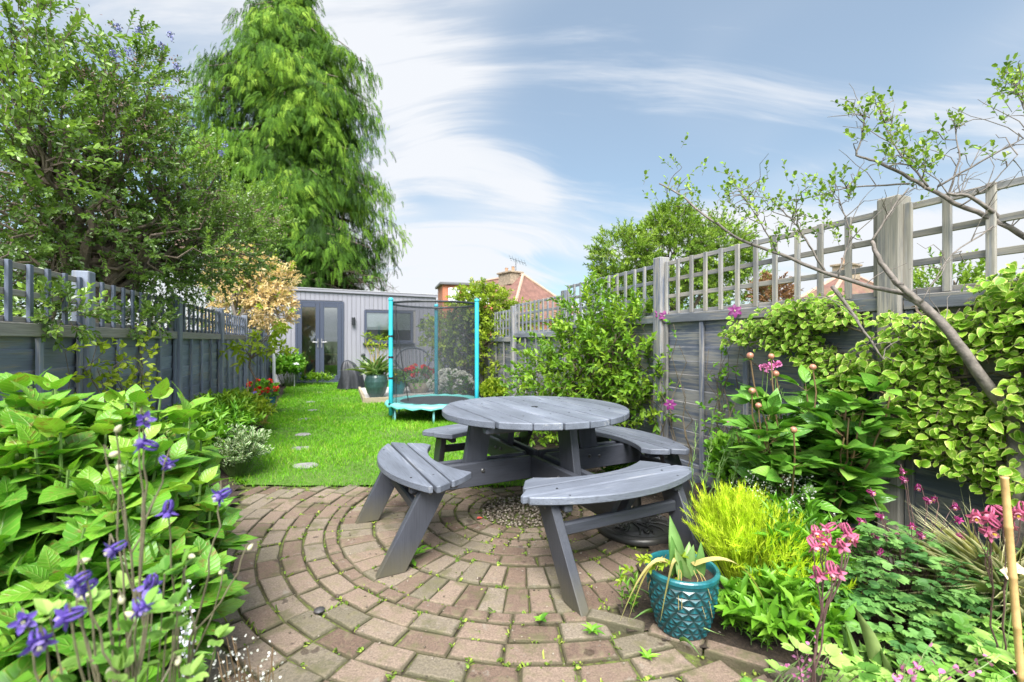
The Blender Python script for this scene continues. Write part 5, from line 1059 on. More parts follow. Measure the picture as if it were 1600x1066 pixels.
def strap_clump(name, label, cat, base, n, L, W, mat, spread=.6, T=TSTRAP, group=None, z=0.0):
    P = np.asarray(base, float)+np.c_[rng.normal(size=(n, 2))*.03*(1+n/60), np.zeros(n)]; a = rng.uniform(0, 6.28, n); s_ = np.abs(rng.normal(size=n))*spread; D = np.c_[np.cos(a)*np.sin(s_), np.sin(a)*np.sin(s_), np.cos(s_)]; U = np.c_[-np.cos(a), -np.sin(a), np.full(n, .6)]
    mb = MB(); mb.inst(T, P, D, U, L*rng.uniform(.6, 1.15, n), W*rng.uniform(.7, 1.2, n)); 
    o = mb.build(name, mat, None, True)
    if label: tag(o, label, cat, group)
    return o
strap_clump('grass_clump', 'straw coloured arching grass tuft at the lawn edge of the left border', 'grass', gnd(402, 662), 46, .34, .012, m_straw, .9)
strap_clump('rust_tuft', 'rust red upright tuft in the left border beside the straw grass', 'grass', gnd(398, 668)+[-.08, .1, 0], 40, .24, .012, plain('rust leaf', (.30, .10, .04), .7, nz=.3), .35)
mound('green_shrub', 'leafy green shrub at the left corner of the garden room', 'shrub', (*gp(12.7, -1.2)[:2], .36), (.34, .5, .45), 260, T2r, .09, .05, m_low, tl=.2, nl=9)
mound('border_perennial', 'low bright green plant at the foot of the garden room door', 'plant', (*gp(12.9, -.55)[:2], .14), (.45, .22, .15), 80, T2r, .07, .035, m_phil, tl=.12, nl=8)
# sapling
c = gp(7.35, -1.25); t = thing('sapling', 'young cherry sapling with a dark thin trunk and drooping bright leaves by the left fence', 'tree', c); ms, ml = MB(), MB(); Ys = c[1]
ms.tube([c, at(399, 590, Ys), at(390, 572, Ys), at(391, 558, Ys)], [.017, .015, .014, .012], 7)
ends = [at(376, 540, Ys), at(412, 545, Ys), at(428, 520, Ys), at(395, 528, Ys), at(440, 545, Ys), at(384, 552, Ys), at(436, 505, Ys+.1)]
for e in ends: ms.tube(curve(at(391, 560, Ys), e, .05, 6, .006), np.linspace(.009, .004, 6), 5, cap=False)
twigs(ml, np.array(ends*4)+rng.normal(size=(28, 3))*.06, nrm(rdir(28)+GZ*.1), .14, 7, TLAN, .125, .05, 1.15, .35, .05, var=rng.uniform(.5, 1, 28)); ml.build('foliage', m_phil2, t, True); ms.build('trunk', m_bark, t)
mb = MB(); mb.tube([gp(7.3, -1.2), gp(7.3, -1.2, .62)], .008, 6); tag(mb.build('bamboo_cane', m_can), 'pale bamboo cane standing beside the cherry sapling', 'cane')
mb = MB(); q = at(428, 606, 10.4); q[2] = 0; mb.tube([q, q+GZ*.75, at(422, 498, 10.4)], .035, 9); mb.lathe([(.03, 0), (.045, .01), (.045, .03), (.02, .05)], at(422, 497, 10.4), 10); tag(mb.build('pole', m_white), 'slim off white pole leaning slightly beside the garden room', 'pole')
mb = MB(); c = at(460, 571, 11.3); mb.tube([c+[-.13, 0, .0], c+[-.08, 0, .03], c+[0, 0, .03], c+[.07, 0, .07], c+[.12, 0, .05]], [.01, .045, .055, .035, .006], 8); mb.tube([c+[0, 0, 0], c+[0, 0, -.2], (c[0], c[1], 0)], .008, 5); tag(mb.build('bird_ornament', m_white), 'white bird ornament on a thin stake left of the garden room door', 'ornament')
# wispy climbers on the left fence
for lb, sx, sp_ in (('small rooted sprig of climber with bright leaves on the left fence near the frame edge', 115, 3.05), ('wispy climbing stems with small light leaves on the left fence behind the hydrangea', 190, 3.6)):
    base = gp(np.interp(sx, [115, 190], [3.7, 4.5]), -1.5); t = thing('fence_climber', lb, 'climber', base); ms, ml = MB(), MB()
    for k in range(5):
        e = base+GD*rng.uniform(-.45, .35)+GN*rng.uniform(-.02, .08)+GZ*rng.uniform(.95, 1.28); c_ = curve(base, e, 0, 9, .035); ms.tube(c_, np.linspace(.006, .002, 9), 4, cap=False); P = c_[3:]; twigs(ml, np.repeat(P, 2, 0), nrm(rdir(12)+GN*.7), .10, 4, T2r, .05, .032, .9, 0, .1, var=rng.uniform(.5, 1, 12), ms=ms, sw=.002)
    ml.build('foliage', m_phil2, t); ms.build('stem', m_twig, t)
c = gp(3.45, -1.56, 1.32); t = thing('evergreen_sprig', 'dark glossy leafy sprig poking through the left trellis at the frame edge', 'plant', (c[0], c[1], 0)); P, O = blob_pts([(c, (.24, .12, .11), 1)], 60, .3); ml, ms = MB(), MB(); twigs(ml, P, nrm(O+GZ*.3), .12, 9, T2, .045, .024, .9, ms=ms); ms.tube(curve(c-GN*.3-GZ*.8, c, 0, 5), .008, 5); ml.build('foliage', m_ceano, t); ms.build('stem', m_twig, t)
c = gp(4.6, -1.56, 1.30); t = thing('evergreen_sprig', 'dark glossy sprig through the second bay of the left trellis', 'plant', (c[0], c[1], 0)); P, O = blob_pts([(c, (.2, .22, .09), 1)], 60, .3); ml, ms = MB(), MB(); twigs(ml, P, nrm(O+GZ*.3), .12, 9, T2, .045, .024, .9, ms=ms); ms.tube(curve(c-GN*.3-GZ*.8, c, 0, 5), .008, 5); ml.build('foliage', m_ceano, t); ms.build('stem', m_twig, t)

# ------------------------------------------------------------------ pots and things before the garden room
def pot_round(name, label, c, prof, mat, wobm=None, soil=True):
    t = thing(name, label, 'plant pot', c); mb = MB(); r_, z_ = prof[-1]; mb.lathe([(.001, .0)]+list(prof)+[(r_-.02, z_), (r_-.03, z_-.05)], c, 30); mb.build('pot', mat, t, False)
    mb = MB(); mb.lathe([(.001, z_-.035), (r_-.026, z_-.04), (r_-.03, z_-.06)], c, 20); mb.build('soil', m_soil, t); return t
m_dteal = plain('dark green glaze', (.035, .075, .07), .25, nz=.2); m_bluep = plain('blue glaze', (.02, .10, .20), .25, nz=.2); m_terr = plain('sandstone pot', (.36, .31, .24), .8, nz=.15)
DK = [gnd(574, 630)[:2], gnd(566, 615)[:2]]; ob = gp(9.05, .30)
m_timb = woodpaint('deck edging timber', (.34, .29, .20), (.42, .36, .25), .6, .8); deck = thing('raised_bed', 'low timber edged paved plinth carrying the pots before the garden room', 'plinth', gp(9.1, .3))
d0 = gp(8.72, .0); mb = MB(); mb.bar(gp(8.72, .43, .045), gp(8.72, 2.6, .045), .05, .13); mb.build('edging', m_timb, deck); mb = MB(); mb.bar(gp(8.75, .43, .045), gp(10.9, .43, .045), .05, .13); mb.build('edging', m_timb, deck)
mb = MB(); mb.box(gp(9.83, 1.53, .03), [GD, GN, GZ], (1.07, 1.07, .055), .004); mb.build('paving_slab', plain('pale paving', (.38, .37, .35), .8, nz=.15), deck)
c = gp(8.98, .66, .085); pot_round('urn_pot', 'large dark green bellied urn at the corner of the timber edged plinth', c, [(.12, 0), (.165, .08), (.205, .20), (.215, .30), (.20, .38), (.185, .42), (.195, .44)], m_dteal)
t = thing('strap_leaved_plant', 'tall yellowing plant with drooping strap leaves growing in the dark green urn', 'plant', c+GZ*.4); n = 90; a = rng.uniform(0, 6.28, n); s_ = rng.uniform(.1, 1.1, n); D = np.c_[np.cos(a)*np.sin(s_), np.sin(a)*np.sin(s_), np.cos(s_)]; mb = MB()
mb.inst(TSTRAP, np.tile(c+GZ*.40, (n, 1))+rng.normal(size=(n, 3))*[.06, .06, .0], D, np.c_[-np.cos(a), -np.sin(a), np.full(n, .5)], rng.uniform(.3, .6, n), rng.uniform(.018, .035, n)); mb.build('foliage', m_strapl, t, True)
mb, ml = MB(), MB()
for k in range(7):
    e = c+GZ*rng.uniform(.85, 1.18)+np.array([rng.uniform(-.22, .28), rng.normal()*.1, 0]); mb.tube(curve(c+GZ*.4, e, 0, 6, .012), np.linspace(.008, .005, 6), 5); twigs(ml, np.array([e, e-GZ*.15]), nrm(np.array([[0, 0, 1.0], [.5, 0, .5]])), .12, 8, T2, .10, .035, 1.2, .4, .0)
mb.build('stem', m_straw, t); ml.build('blossom', m_phil2, t)
def flower_pot(lb_pot, lb_fl, c, prof, mat, R, mesh, nfl, name, leafm=m_low):
    pot_round('flower_pot', lb_pot, c, prof, mat); z = prof[-1][1]; cc = np.asarray(c)+GZ*(z+R[2]*.6); t = thing(name, lb_fl, 'flowers', np.asarray(c)+GZ*z); P, O = blob_pts([(cc, R, 1)], 90, .4); ml, ms = MB(), MB(); twigs(ml, P, nrm(O+GZ*.4), .08, 7, T2r, .05, .035, .9); sticks(ms, np.tile(np.asarray(c)+GZ*(z-.05), (len(P), 1)), P, .006); ml.build('foliage', leafm, t); ms.build('stem', m_stemg, t)
    P, O = blob_pts([(cc, R, 1)], nfl, .92, None, -.1)
    for p, o_ in zip(P, O): share(mesh, 'flower_head', t, p+o_*.05, o_, rng.uniform(1.2, 2.0))
flower_pot('squat sandstone pot under the red flowers behind the trampoline net', 'mass of red flowers in the squat sandstone pot, seen through the net', gp(9.5, 1.55, .085), [(.16, 0), (.22, .1), (.235, .19), (.24, .21)], m_terr, (.34, .28, .17), F_RED, 34, 'red_flowers')
flower_pot('low clay pot under the white flowering azalea behind the net', 'white flowering azalea in a clay pot behind the trampoline net', gp(8.42, 1.98, .0), [(.15, 0), (.19, .1), (.20, .16)], m_terr, (.36, .3, .24), F_WHITE, 55, 'white_azalea')
flower_pot('small turquoise pot beside the dark green urn', 'small green plant in the turquoise pot beside the urn', gp(9.4, 1.11, .085), [(.10, 0), (.14, .12), (.15, .26)], plain('turquoise glaze', (.03, .26, .28), .3), (.13, .12, .09), F_PANY, 2, 'potted_plant')
flower_pot('blue glazed pot on the grass by the left fence', 'red flowers standing in the blue pot by the left fence', gp(8.15, -1.12, 0), [(.12, 0), (.16, .12), (.18, .25), (.185, .27)], m_bluep, (.17, .15, .13), F_RED, 9, 'red_flowers')
# covered barbecue
c = gp(11.45, .28, 0); t = thing('covered_barbecue', 'black fabric cover draped over a barbecue left of the dark green urn', 'barbecue', c); V = []; K = 40; rowsz = [0.02, .12, .3, .48, .6, .66, .70]; wdt = [.23, .22, .20, .17, .12, .08, .02]
for z, w in zip(rowsz, wdt):
    for j in range(K): a = 2*PI*j/K; r = w*(1+.16*math.sin(a*5+z*2)+.10*math.sin(a*9-z*5)+.05*math.sin(a*17+z*9))*(1 if z > .1 else 1.04); lean = .10*(z/.7)**2; V.append(c+GN*(r*math.cos(a)*1.15-lean)+GD*r*math.sin(a)*.8+GZ*(z+.02*math.sin(a*3)*(z < .5)))
mb = MB(); n = len(rowsz); mb.faces(V, [[i*K+j, i*K+(j+1) % K, (i+1)*K+(j+1) % K, (i+1)*K+j] for i in range(n-1) for j in range(K)]+[list(range((n-1)*K, n*K))]); mb.build('cover', plain('black cover fabric', (.022, .024, .030), .5, nz=.2), t, True)
mb = MB(); mb.tube([c+GN*.2+GZ*.55, c+GN*.28+GZ*.72, c+GN*.26+GZ*.78], .018, 6); mb.lathe([(.001, -.05), (.05, -.03), (.055, .02), (.03, .05), (.001, .055)], c+GN*.26+GZ*.80, 10); mb.build('lid_handle', m_dark, t)
# round backed garden chair
c = gp(11.45, 1.72, .0); t = thing('garden_chair', 'dark grey round backed metal garden chair against the garden room wall', 'chair', c); m_gch = plain('grey chair metal', (.06, .075, .09), .45, .3); mb = MB()
a = np.linspace(0, 2*PI, 25); ringp = np.array([c+GN*.42*math.cos(x)+GZ*(.68+.30*math.sin(x))+GD*(.12*math.sin(x)) for x in a]); mb.tube(ringp, .022, 7)
for k in range(-4, 5): x = k*.09; h_ = .30*math.sqrt(max(.01, 1-(x/.42)**2)); mb.tube([c+GN*x+GZ*(.68-h_)-GD*.1, c+GN*x+GZ*(.68+h_)+GD*.1], .006, 4)
mb.build('backrest', m_gch, t); mb = MB(); mb.lathe([(.001, 0), (.36, .0), (.38, .02), (.36, .04), (.001, .045)], c-GD*.25+GZ*.40, 24); mb.build('seat', m_gch, t)
for x, y in ((-.28, -.45), (.28, -.45), (-.28, 0), (.28, 0)): mb = MB(); mb.tube([c+GN*x+GD*y+GZ*.40, c+GN*x*1.15+GD*y*1.1], .016, 6); mb.build('leg', m_gch, t)
for sx in (-1, 1): mb = MB(); mb.tube([c+GN*sx*.42+GZ*.70, c+GN*sx*.5-GD*.3+GZ*.66, c+GN*sx*.46-GD*.48+GZ*.60], .018, 6); mb.build('armrest', m_gch, t)

# ------------------------------------------------------------------ right bed
# peony
c = np.array([1.62, 2.42, .0]); t = thing('peony_bush', 'dark glossy peony bush with round unopened buds in the right bed', 'bush', c); ml, ms = MB(), MB()
def peo_leaf(p, d, L):
    for k, an in ((0, 0), (1, .85), (-1, .85)):
        a, b = perp(d[None]); s_ = nrm(np.cross(d, GZ)); dd = nrm(d*math.cos(an)+s_*k*math.sin(an)); st = p+d*.02; q = st+dd*L*.30; sticks(ms, st, q, .003)
        for e in (-.6, 0, .6): d3 = nrm(dd*math.cos(e)+np.cross(GZ, dd)*math.sin(e)+GZ*rng.uniform(-.25, .2)); ml.inst(TPEO, q, d3, nrm(GZ-d*.35+rng.normal(size=3)*.35), L*rng.uniform(.62, .85)*(1 if e == 0 else .82), L*.37, np.clip(rng.normal(.55, .2), 0, 1))
budpx = [(1172, 557, 2.35), (1205, 558, 2.4), (1270, 575, 2.32), (1240, 673, 2.05), (1185, 635, 2.2), (1410, 580, 2.5), (1175, 612, 2.3), (1212, 585, 2.45), (1300, 560, 2.6)]
tops = [at(*q) for q in budpx]+[np.array([1.68+rng.normal()*.20, 2.42+rng.normal()*.18, rng.uniform(.50, .92)]) for _ in range(24)]
for i, tp_ in enumerate(tops):
    b0 = c+np.array([rng.normal()*.07, rng.normal()*.07, 0]); st = curve(b0, tp_, 0, 9, .008, bow=((tp_[0]-b0[0])*.15, (tp_[1]-b0[1])*.15, 0)); ms.tube(st, np.linspace(.0055, .0035, 9), 6, cap=False, mi=0)
    for f in range(2, 8):
        if i < 9 and f > 6: continue
        if i >= 9 and f == 7: peo_leaf(st[8], nrm(st[8]-st[6]+rng.normal(size=3)*.25), rng.uniform(.16, .21))
        a = f*2.4+i; d = nrm(np.array([math.cos(a), math.sin(a), .80])+rng.normal(size=3)*.1)
        if st[f][2] > .12: peo_leaf(st[f], d, rng.uniform(.15, .21))
    if i < 9: share(F_BUD, 'bud', t, tp_+GZ*.008, nrm(st[-1]-st[-2]), rng.uniform(1.0, 1.35)); ml.inst(TPEO, np.tile(tp_-GZ*.01, (3, 1)), nrm(rdir(3)+GZ*.3), GZ, .05, .012)
ml.build('foliage', m_peo, t, True); ms.build('stem', m_stemr, t)
# feathery lime plant
c = np.array([1.05, 2.03, 0]); t = thing('feathery_plant', 'mound of feathery lime yellow foliage behind the teal pot', 'plant', c); P, O = blob_pts([(c+[0, 0, .20], (.20, .21, .19), 1.4), (c+[.12, -.12, .12], (.18, .18, .14), .7), (c+[.0, .10, .24], (.16, .16, .14), .6)], 620, .35, .03, -.1); ml, ms = MB(), MB()
D = nrm(O*.6+GZ*.7+rng.normal(size=P.shape)*.4); twigs(ml, P, D, .11, 22, TBL, .035, .0036, .75, .0, .0, vj=.5); sticks(ms, c+(P-c)*[.3, .3, 0], P+D*.10, .003); ml.build('foliage', m_fil, t); ms.build('stem', m_fil, t)
mound('leafy_rosette', 'low rosette of glossy oval green leaves in front of the feathery lime plant', 'plant', (1.03, 1.74, .10), (.20, .15, .10), 60, TLAN, .085, .030, m_low, tl=.09, nl=9)
mound('leafy_rosette', 'upright narrow leaved green plant between the peony and the pink columbine', 'plant', (1.23, 1.98, .19), (.16, .16, .2), 70, TLAN, .085, .017, m_low, tl=.18, nl=12)
# tulip and straw leaves in the teal pot
t = thing('tulip_leaves', 'fading tulip leaves and withered straps growing in the teal pot', 'plant', PT+GZ*.22); b0 = PT+GZ*.22; mb = MB(); G_ = lambda a, s: np.array([math.cos(a)*math.sin(s), math.sin(a)*math.sin(s), math.cos(s)])
for x, y, L, W_, d in ((-.01, .02, .21, .062, (-.10, .1, 1)), (-.03, -.01, .155, .05, (-.12, -.1, 1)), (.055, -.01, .13, .042, (.12, -.05, 1)), (.01, .0, .12, .05, (.25, -.1, .9)), (-.005, -.03, .13, .05, (-.30, -.2, .9)), (.03, .05, .1, .04, (.3, .3, .8))):
    mb.inst(T_grid(lambda u: .5*math.sin(PI*min(1, .22+.78*u))**.75+.004, 8, 1, .28, .10), b0+[x, y, 0], nrm(np.array(d, float)), nrm(np.array([-.2, -1, .3])), L, W_)
mb.build('leaf', m_tulip, t, True)
for x0, sx, sl in ((.03, 1, .24), (-.05, -1, .22), (-.07, -1, .17), (-.03, -.6, .15)):
    mb = MB(); n = 12; V = []; G = []
    for i in range(n):
        u = i/(n-1); p = b0+np.array([x0+sx*sl*u, -.035-.08*math.sin(u*2), .05+.09*math.sin(u*2.3)-.24*u**2.2*(1 if sx < 0 else .72)]); w = .013*(1-u**3)+.002
        for v in (-1, 0, 1): V.append(p+np.array([.2*v*w*-sx, v*w, .15*abs(v)*w])); G.append((u, v, .3+.6*u))
    mb.faces(V, [[i*3+k, i*3+k+1, (i+1)*3+k+1, (i+1)*3+k] for i in range(n-1) for k in range(2)], G); mb.build('withered_leaf', m_straw, t, True)
mb = MB(); n = 20; a = rng.uniform(0, 6.28, n)
for k in range(12): a = rng.uniform(0, 6.28); q = PT+np.array([.11*math.cos(a), .10*math.sin(a), .245]); e = q+np.array([math.cos(a)*.03, math.sin(a)*.03-.02, -rng.uniform(.05, .13)]); mb.tube(curve(q+[-.03*math.cos(a), -.03*math.sin(a), .02], e, .02, 6, .004), np.linspace(.0016, .0008, 6), 4)
mb.build('dry_strands', m_straw, t)
t = thing('ferny_weed', 'pale ferny weed spilling over the left rim of the teal pot', 'plant', PT+np.array([-.09, -.02, .23])); ml = MB(); P = PT+np.array([-.10, -.02, .26])+rng.normal(size=(12, 3))*[.045, .03, .035]; twigs(ml, P, nrm(rdir(12)*[1, 1, .5]+np.array([-.5, -.4, .15])), .06, 9, T2, .026, .013, .9, .2); ml.build('foliage', m_phil2, t)
# pink columbines
def cl(cx, cy, Y, n, sx=22, sy=20): return [at(cx+rng.normal()*sx, cy+rng.normal()*sy, Y+rng.normal()*.02) for _ in range(n)]
columbine_plant('pink columbine with three tiers of blooms standing before the peony', (.865, 1.33, 0), [at(1275, 830, 1.33), at(1290, 845, 1.31), at(1272, 850, 1.3), at(1294, 824, 1.36), at(1325, 830, 1.35), at(1315, 850, 1.32), at(1332, 840, 1.37), at(1322, 826, 1.36), at(1278, 895, 1.31), at(1300, 890, 1.29), at(1308, 892, 1.33)], F_PINK, m_stemd, m_clov, 12, 1.0, 'pink columbines in the right bed', .45, .16, .2)
columbine_plant('pink columbine beside the bamboo cane at the right frame edge', (1.52, 1.42, 0), [at(1525, 805, 1.42), at(1545, 800, 1.43), at(1550, 812, 1.4), at(1568, 800, 1.45), at(1598, 796, 1.4), at(1590, 800, 1.38), at(1578, 818, 1.44), at(1545, 830, 1.4)], F_PINK, m_stemd, m_clov, 10, 1.05, 'pink columbines in the right bed', .35, .16, .2)
mg = [at(1410, 735, 1.95), at(1412, 748, 1.93), at(1450, 780, 1.9), at(1492, 790, 1.9), at(1375, 805, 1.9), at(1362, 768, 1.95), at(1440, 835, 1.85), at(1425, 820, 1.87), at(1400, 838, 1.85), at(1375, 862, 1.8), at(1345, 812, 1.9), at(1460, 778, 2.0), at(1497, 810, 1.85), at(1435, 760, 1.95), at(1502, 835, 1.8), at(1368, 838, 1.85)]
columbine_plant('dark magenta columbine with many small nodding blooms in front of the variegated climber', (1.62, 1.86, 0), mg, F_MAG, m_stemd, m_clovd, 60, .74, None, .6, .34, .34)
t = mound('columbine_foliage', 'mid green lobed columbine foliage under the magenta blooms', 'plant', (1.55, 1.82, .16), (.36, .26, .20), 1, T2, .03, .02, m_clovd); 
for o in list(t.children): bpy.data.objects.remove(o)
ml, ms = MB(), MB(); P, O = blob_pts([(np.array([1.55, 1.82, .16]), (.42, .28, .22), 1), (np.array([1.40, 1.62, .12]), (.25, .2, .12), .4)], 420, .5, .03, 0.0)
for p in P: trif(ml, p, nrm(np.array([rng.normal(), rng.normal()-.4, .2])), rng.uniform(.03, .045)); 
sticks(ms, np.array([1.6, 1.8, 0])+(P-[1.6, 1.8, 0])*[.5, .5, 0], P, .0025); ml.build('foliage', m_clovd, t, True); ms.build('stem', m_stemd, t)
# light green ground cover filling the bottom right corner
ml, ms = MB(), MB(); n = 640; X = rng.uniform(.72, 2.0, n); Y = rng.uniform(1.02, 1.75, n); hh = .045+.13*np.clip((X-.85)*1.6, 0, 1)*rng.uniform(.5, 1.15, n); k = (Y < 1.45+.35*np.clip(X-.9, 0, 1)) & (Y > 1.60-.72*(X-.80)) ; X, Y, hh = X[k], Y[k], hh[k]
for x, y, h in zip(X, Y, hh): p = np.array([x, y, h]); trif(ml, p, nrm(np.array([rng.normal(), rng.normal()-.3, .15])), rng.uniform(.032, .056), np.clip(rng.normal(.6, .2), 0, 1))
P = np.c_[X, Y, hh]; sticks(ms, P*[1, 1, 0]+rng.normal(size=P.shape)*[.02, .02, 0], P, .002)
ml.V += ms.V; off = ml.n
ml.L += [l+off for l in ms.L]; ml.S += ms.S; ml.G += ms.G; ml.MI += ms.MI; ml.n += ms.n
o = ml.build('ground_cover', m_clov, None, True, 'stuff')
spike_plant('small pale pink bell flowers over the light green ground cover', (1.05, 1.33, 0), [at(rng.uniform(1380, 1600), rng.uniform(985, 1050), rng.uniform(1.15, 1.35)) for _ in range(9)], None, m_rosep, .012, 7, .018, name='bell_flowers')
spike_plant('cluster of tiny pink and white flowers by the brick kerb under the pink columbine', (.83, 1.47, 0), [at(1270+rng.uniform(-25, 45), rng.uniform(990, 1020), 1.45) for _ in range(7)], None, m_rosep, .02, 9, .012, name='blossom_plant')
strap_clump('iris_leaf', 'broad upright sword leaf clump left of the magenta columbine', 'plant', (1.17, 1.50, 0), 6, .26, .022, m_strapl, .25, TSTRAPS)
n = 520; base = np.array([1.86, 1.72, .10]); mb = MB(); a = rng.uniform(0, 6.28, n); s_ = np.abs(rng.normal(size=n))*.55+.1; D = np.c_[np.cos(a)*np.sin(s_), np.sin(a)*np.sin(s_), np.cos(s_)]
mb.inst(TSTRAP, base+np.c_[rng.normal(size=(n, 2))*.035, np.zeros(n)], D, np.c_[-np.cos(a), -np.sin(a), np.full(n, .6)], rng.uniform(.24, .44, n), rng.uniform(.003, .0055, n)); tag(mb.build('oat_grass', m_oat, None, True), 'fine straw and green striped grass tuft at the right frame edge', 'grass')
mb = MB(); q0, q1 = at(1592, 1015, 1.36), at(1569, 742, 1.36); d = nrm(q1-q0); q0 = q0-d*(q0[2]/d[2]); L = np.linalg.norm(q1-q0); pts = []; rad = []
for k in range(5):
    for u, rr in ((.02, .0100), (.5, .0094), (.95, .0094), (.985, .0112)): pts.append(q0+d*L*(k+u)/5); rad.append(rr)
mb.tube(pts, rad, 10); tag(mb.build('bamboo_cane', m_can, None, True), 'thick tan bamboo cane standing in the right bed by the pink columbine', 'cane')
t = thing('yellow_flower', 'small pale orange bloom beside the foot of the thick bamboo cane', 'flower', (1.55, 1.45, 0)); 
share(F_PALE, 'bloom', t, at(1575, 895, 1.42), (0, -.6, .6), .9); share(F_PALE, 'bloom', t, at(1592, 888, 1.45), (0, -.6, .6), .8); mb = MB(); mb.tube([(1.55, 1.45, 0), at(1575, 895, 1.42)], .002, 4); mb.tube([(1.55, 1.45, 0), at(1590, 888, 1.45)], .002, 4); mb.build('stem', m_stemg, t)
# pink peony-like flower, lavender stems, clematis
t = thing('pink_perennial', 'tall stem with bright pink ragged blooms beside the peony buds', 'flower', (1.30, 2.5, 0)); mb = MB()
for q in (at(1200, 572, 2.45), at(1212, 568, 2.5), at(1193, 575, 2.5), at(1145, 660, 2.5)): mb.tube(curve((1.30, 2.5, 0), q, 0, 8, .01), np.linspace(.004, .002, 8), 5); share(F_ROSE, 'flower_head', t, q, (0, -.7, .6), .8)
mb.build('stem', m_stemg, t)
for k, (lb, x, y0) in enumerate((('wispy grey green spire plant between the bench end and the lime plant', 1118, 640), ('wispy grey green spire plant left of the peony under the pink blooms', 1222, 600))):
    b0 = np.array([1.02+.38*k, 2.42+.2*k, 0]); t = thing('spire_plant', lb, 'plant', b0); ml, ms = MB(), MB()
    for j in range(7):
        tip = at(x+rng.normal()*22, y0+rng.uniform(0, 120), b0[1]+rng.normal()*.05); st = curve(b0+rng.normal(size=3)*[.04, .04, 0], tip, 0, 10, .006); ms.tube(st, np.linspace(.003, .0012, 10), 4, cap=False); twigs(ml, st[1:-1], np.diff(st, axis=0)[1:], .07, 7, TBL, .045, .005, .8, ms=None)
    ml.build('foliage', m_strapl, t); ms.build('stem', m_stemg, t)
t = thing('clematis', 'sparse clematis vine with a few purple blooms on the right fence', 'climber', gp(3.0, 2.6)); ms, ml = MB(), MB()
fl = [(1038, 492, 4.0), (1148, 484, 3.25), (1047, 630, 3.75), (1032, 488, 4.05)]
for k, (x, y, Y) in enumerate(fl): share(F_CLEM, 'flower', t, at(x, y, Y), nrm(np.array([-.3, -1, .25])), 1.05)
for k in range(16):
    s0_ = rng.uniform(2.3, 3.25); b0 = gp(s0_, 2.62); e = gp(s0_+rng.normal()*.22, 2.66, rng.uniform(.5, 1.4)); c_ = curve(b0, e, 0, 9, .03); ms.tube(c_, np.linspace(.005, .0018, 9), 4, cap=False)
    if k % 2: twigs(ml, c_[3:], nrm(rdir(6)-GN*.6), .08, 4, T2r, .042, .024, .9, var=rng.uniform(.3, .9, 6))
ml.build('foliage', m_low, t); ms.build('stem', m_twig, t)
mound('green_shrub', 'small leafy green shrub between the peony and the right fence boards', 'shrub', (*gp(2.3, 2.5)[:2], .24), (.18, .22, .26), 90, T2r, .06, .035, m_low, tl=.12, nl=8)
mound('saxifrage', 'airy plant dusted with tiny whitish flowers behind the feathery lime plant', 'plant', (1.27, 2.22, .22), (.17, .14, .2), 60, TBL, .03, .004, m_stemg, tl=.16, nl=7, flowers=(flower_mesh('tiny_floret', lambda mb: mb.inst(TROUND, rng.normal(size=(16, 3))*.02, rdir(16), rdir(16), .008, .007), [m_whp]),), fl_n=40)
# low plants along the far right bed
mound('border_perennial', 'leafy plant at the foot of the right fence behind the far bench seat', 'plant', (*gp(5.6, 2.35)[:2], .16), (.25, .5, .18), 100, TLAN, .085, .028, m_low, tl=.14, nl=9)
mound('border_perennial', 'bright leafy plant at the foot of the right fence near the trampoline', 'plant', (*gp(7.2, 2.4)[:2], .22), (.22, .5, .24), 110, T2r, .07, .04, m_phil2, tl=.14, nl=9)
mound('border_perennial', 'green mound of leaves in the bed under the right end of the near bench', 'plant', (*gp(3.1, 2.15)[:2], .11), (.18, .3, .12), 90, TLAN, .08, .022, m_low, tl=.13, nl=9)

# ------------------------------------------------------------------ weeds and bits on the paving
DAN = T_grid(lambda u: .5*(.25+.75*u)*(1-max(0, u-.85)*5)*(.75+.25*math.cos(u*28))+.004, 9, 1, .12, .35)
def rosette(name, label, cat, c, n, L, W_, mat, lift=.35, T=DAN):
    a = np.arange(n)*2.4+rng.random(); D = np.c_[np.cos(a), np.sin(a), rng.uniform(lift*.6, lift*1.7, n)]; mb = MB(); mb.inst(T, np.tile(np.asarray(c, float), (n, 1)), D, GZ, L*rng.uniform(.6, 1.1, n), W_); return tag(mb.build(name, mat, None, True), label, cat)
rosette('dandelion', 'dandelion weed with toothed leaves at the foot of the left bench leg', 'weed', gnd(640, 872), 9, .13, .035, m_low, .6)
c = gnd(645, 858); mb = MB(); mb.inst(DAN, np.array([c, c+[.01, 0, .02]]), np.array([[.15, .1, 1], [.3, .2, 1]]), (-.5, -1, .3), .15, .04)
tag(mb.build('dandelion', m_low, None, True), 'upright toothed dandelion leaves leaning on the left bench leg', 'weed')
rosette('seedling', 'small round leaved seedling in the kerb row near the near bench leg', 'weed', gnd(845, 968, .02), 5, .05, .024, m_low, .7, TLAN)
rosette('seedling', 'spindly weed rosette just left of the teal pot on the kerb', 'weed', gnd(925, 985, .02), 8, .06, .016, m_low, .4, TLAN)
rosette('seedling', 'spindly weed by the brick joint below the kerb, third from the pot', 'weed', gnd(1012, 1028), 7, .05, .014, m_low, .5, TLAN)
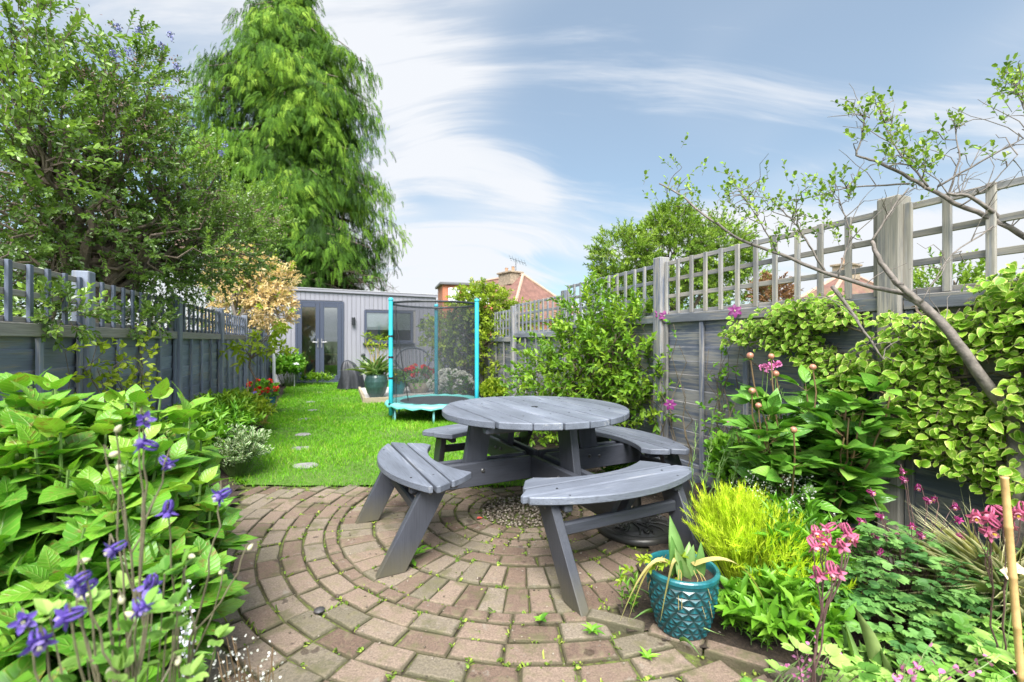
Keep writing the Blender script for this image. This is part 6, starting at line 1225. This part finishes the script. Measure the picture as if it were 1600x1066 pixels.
for lb, x, y, h in (('pair of leafy upright weeds rising left of the teal pot', 985, 950, .13), ('short leafy weed in the soil right of the teal pot', 1150, 985, .07), ('pale leafy weed at the kerb right of the teal pot', 1190, 1010, .08)):
    c = gnd(x, y, .02); t = thing('leafy_weed', lb, 'weed', c); ml, ms = MB(), MB(); P = c+np.array([[0, 0, 0], [.035, .02, 0], [-.03, .015, 0], [.01, -.02, 0]]); twigs(ml, P, nrm(np.array([0, 0, 1.0])+rng.normal(size=(4, 3))*.15), h*rng.uniform(.6, 1.2, 4), 11, TLAN, .042, .011, .9, 0, .1, ms=ms, sw=.004); ml.build('foliage', m_low, t, True); ms.build('stem', m_stemg, t)
strap_clump('bulb_leaves', 'limp strap leaves sprawling over the kerb below the teal pot', 'plant', gnd(1050, 978, .03), 9, .17, .010, m_tulip, 1.5)
# moss tufts and seedlings in the joints
ml = MB(); n = 0; PP = []
for q, c in joints:
    for k in range(4):
        if rng.random() < .55:
            i = k; f = rng.random(); p = q[i]+(q[(i+1) % 4]-q[i])*f; dd = nrm(p-c); PP.append((*(p+dd*.006), -.006))
PP = np.array(PP); m_ = rng.random(len(PP)) < np.clip(.45+.5*np.sin(PP[:, 0]*5+1)*np.cos(PP[:, 1]*4.2)+.3*(PP[:, 0] > -.6)+.15, .2, 1); PP = PP[m_]; n = len(PP)
for k in range(7): ml.inst(T2r, PP+rng.normal(size=(n, 3))*[.009, .009, .001], np.c_[rng.normal(size=(n, 2)), rng.uniform(.1, 1.0, n)], np.c_[rng.normal(size=(n, 2)), np.ones(n)], rng.uniform(.007, .021, n)*np.where(rng.random(n) < .06, 1.9, 1), rng.uniform(.005, .011, n))
o = ml.build('joint_weeds', leafmat('moss and seedlings', [(0, (.07, .13, .015)), (.5, (.16, .26, .03)), (1, (.32, .38, .06))], .7, .25), None, False, 'stuff')
mb = MB(); mb.inst(TROUND, gnd(745, 808, .01), (1, .2, .1), GZ, .04, .03); tag(mb.build('petal', m_redp, None, True), 'single fallen red petal lying on the bricks under the table', 'petal')
mb = MB(); c = gnd(499, 953, .004); mb.lathe([(.001, 0), (.024, .002), (.022, .008), (.001, .012)], c, 10); tag(mb.build('pebble', plain('dark pebble', (.05, .048, .05), .5), None, True), 'dark flat pebble lying on the bricks left of the bench', 'pebble')
n = 130; x = rng.uniform(-1.0, .9, n); y = rng.uniform(1.55, 3.3, n); mb = MB(); mb.inst(ICO, np.c_[x, y, np.full(n, .004)], rdir(n)*[1, 1, .2], GZ, rng.uniform(.006, .016, n), rng.uniform(.005, .012, n)); mb.build('litter', m_peb, None, True, 'stuff')
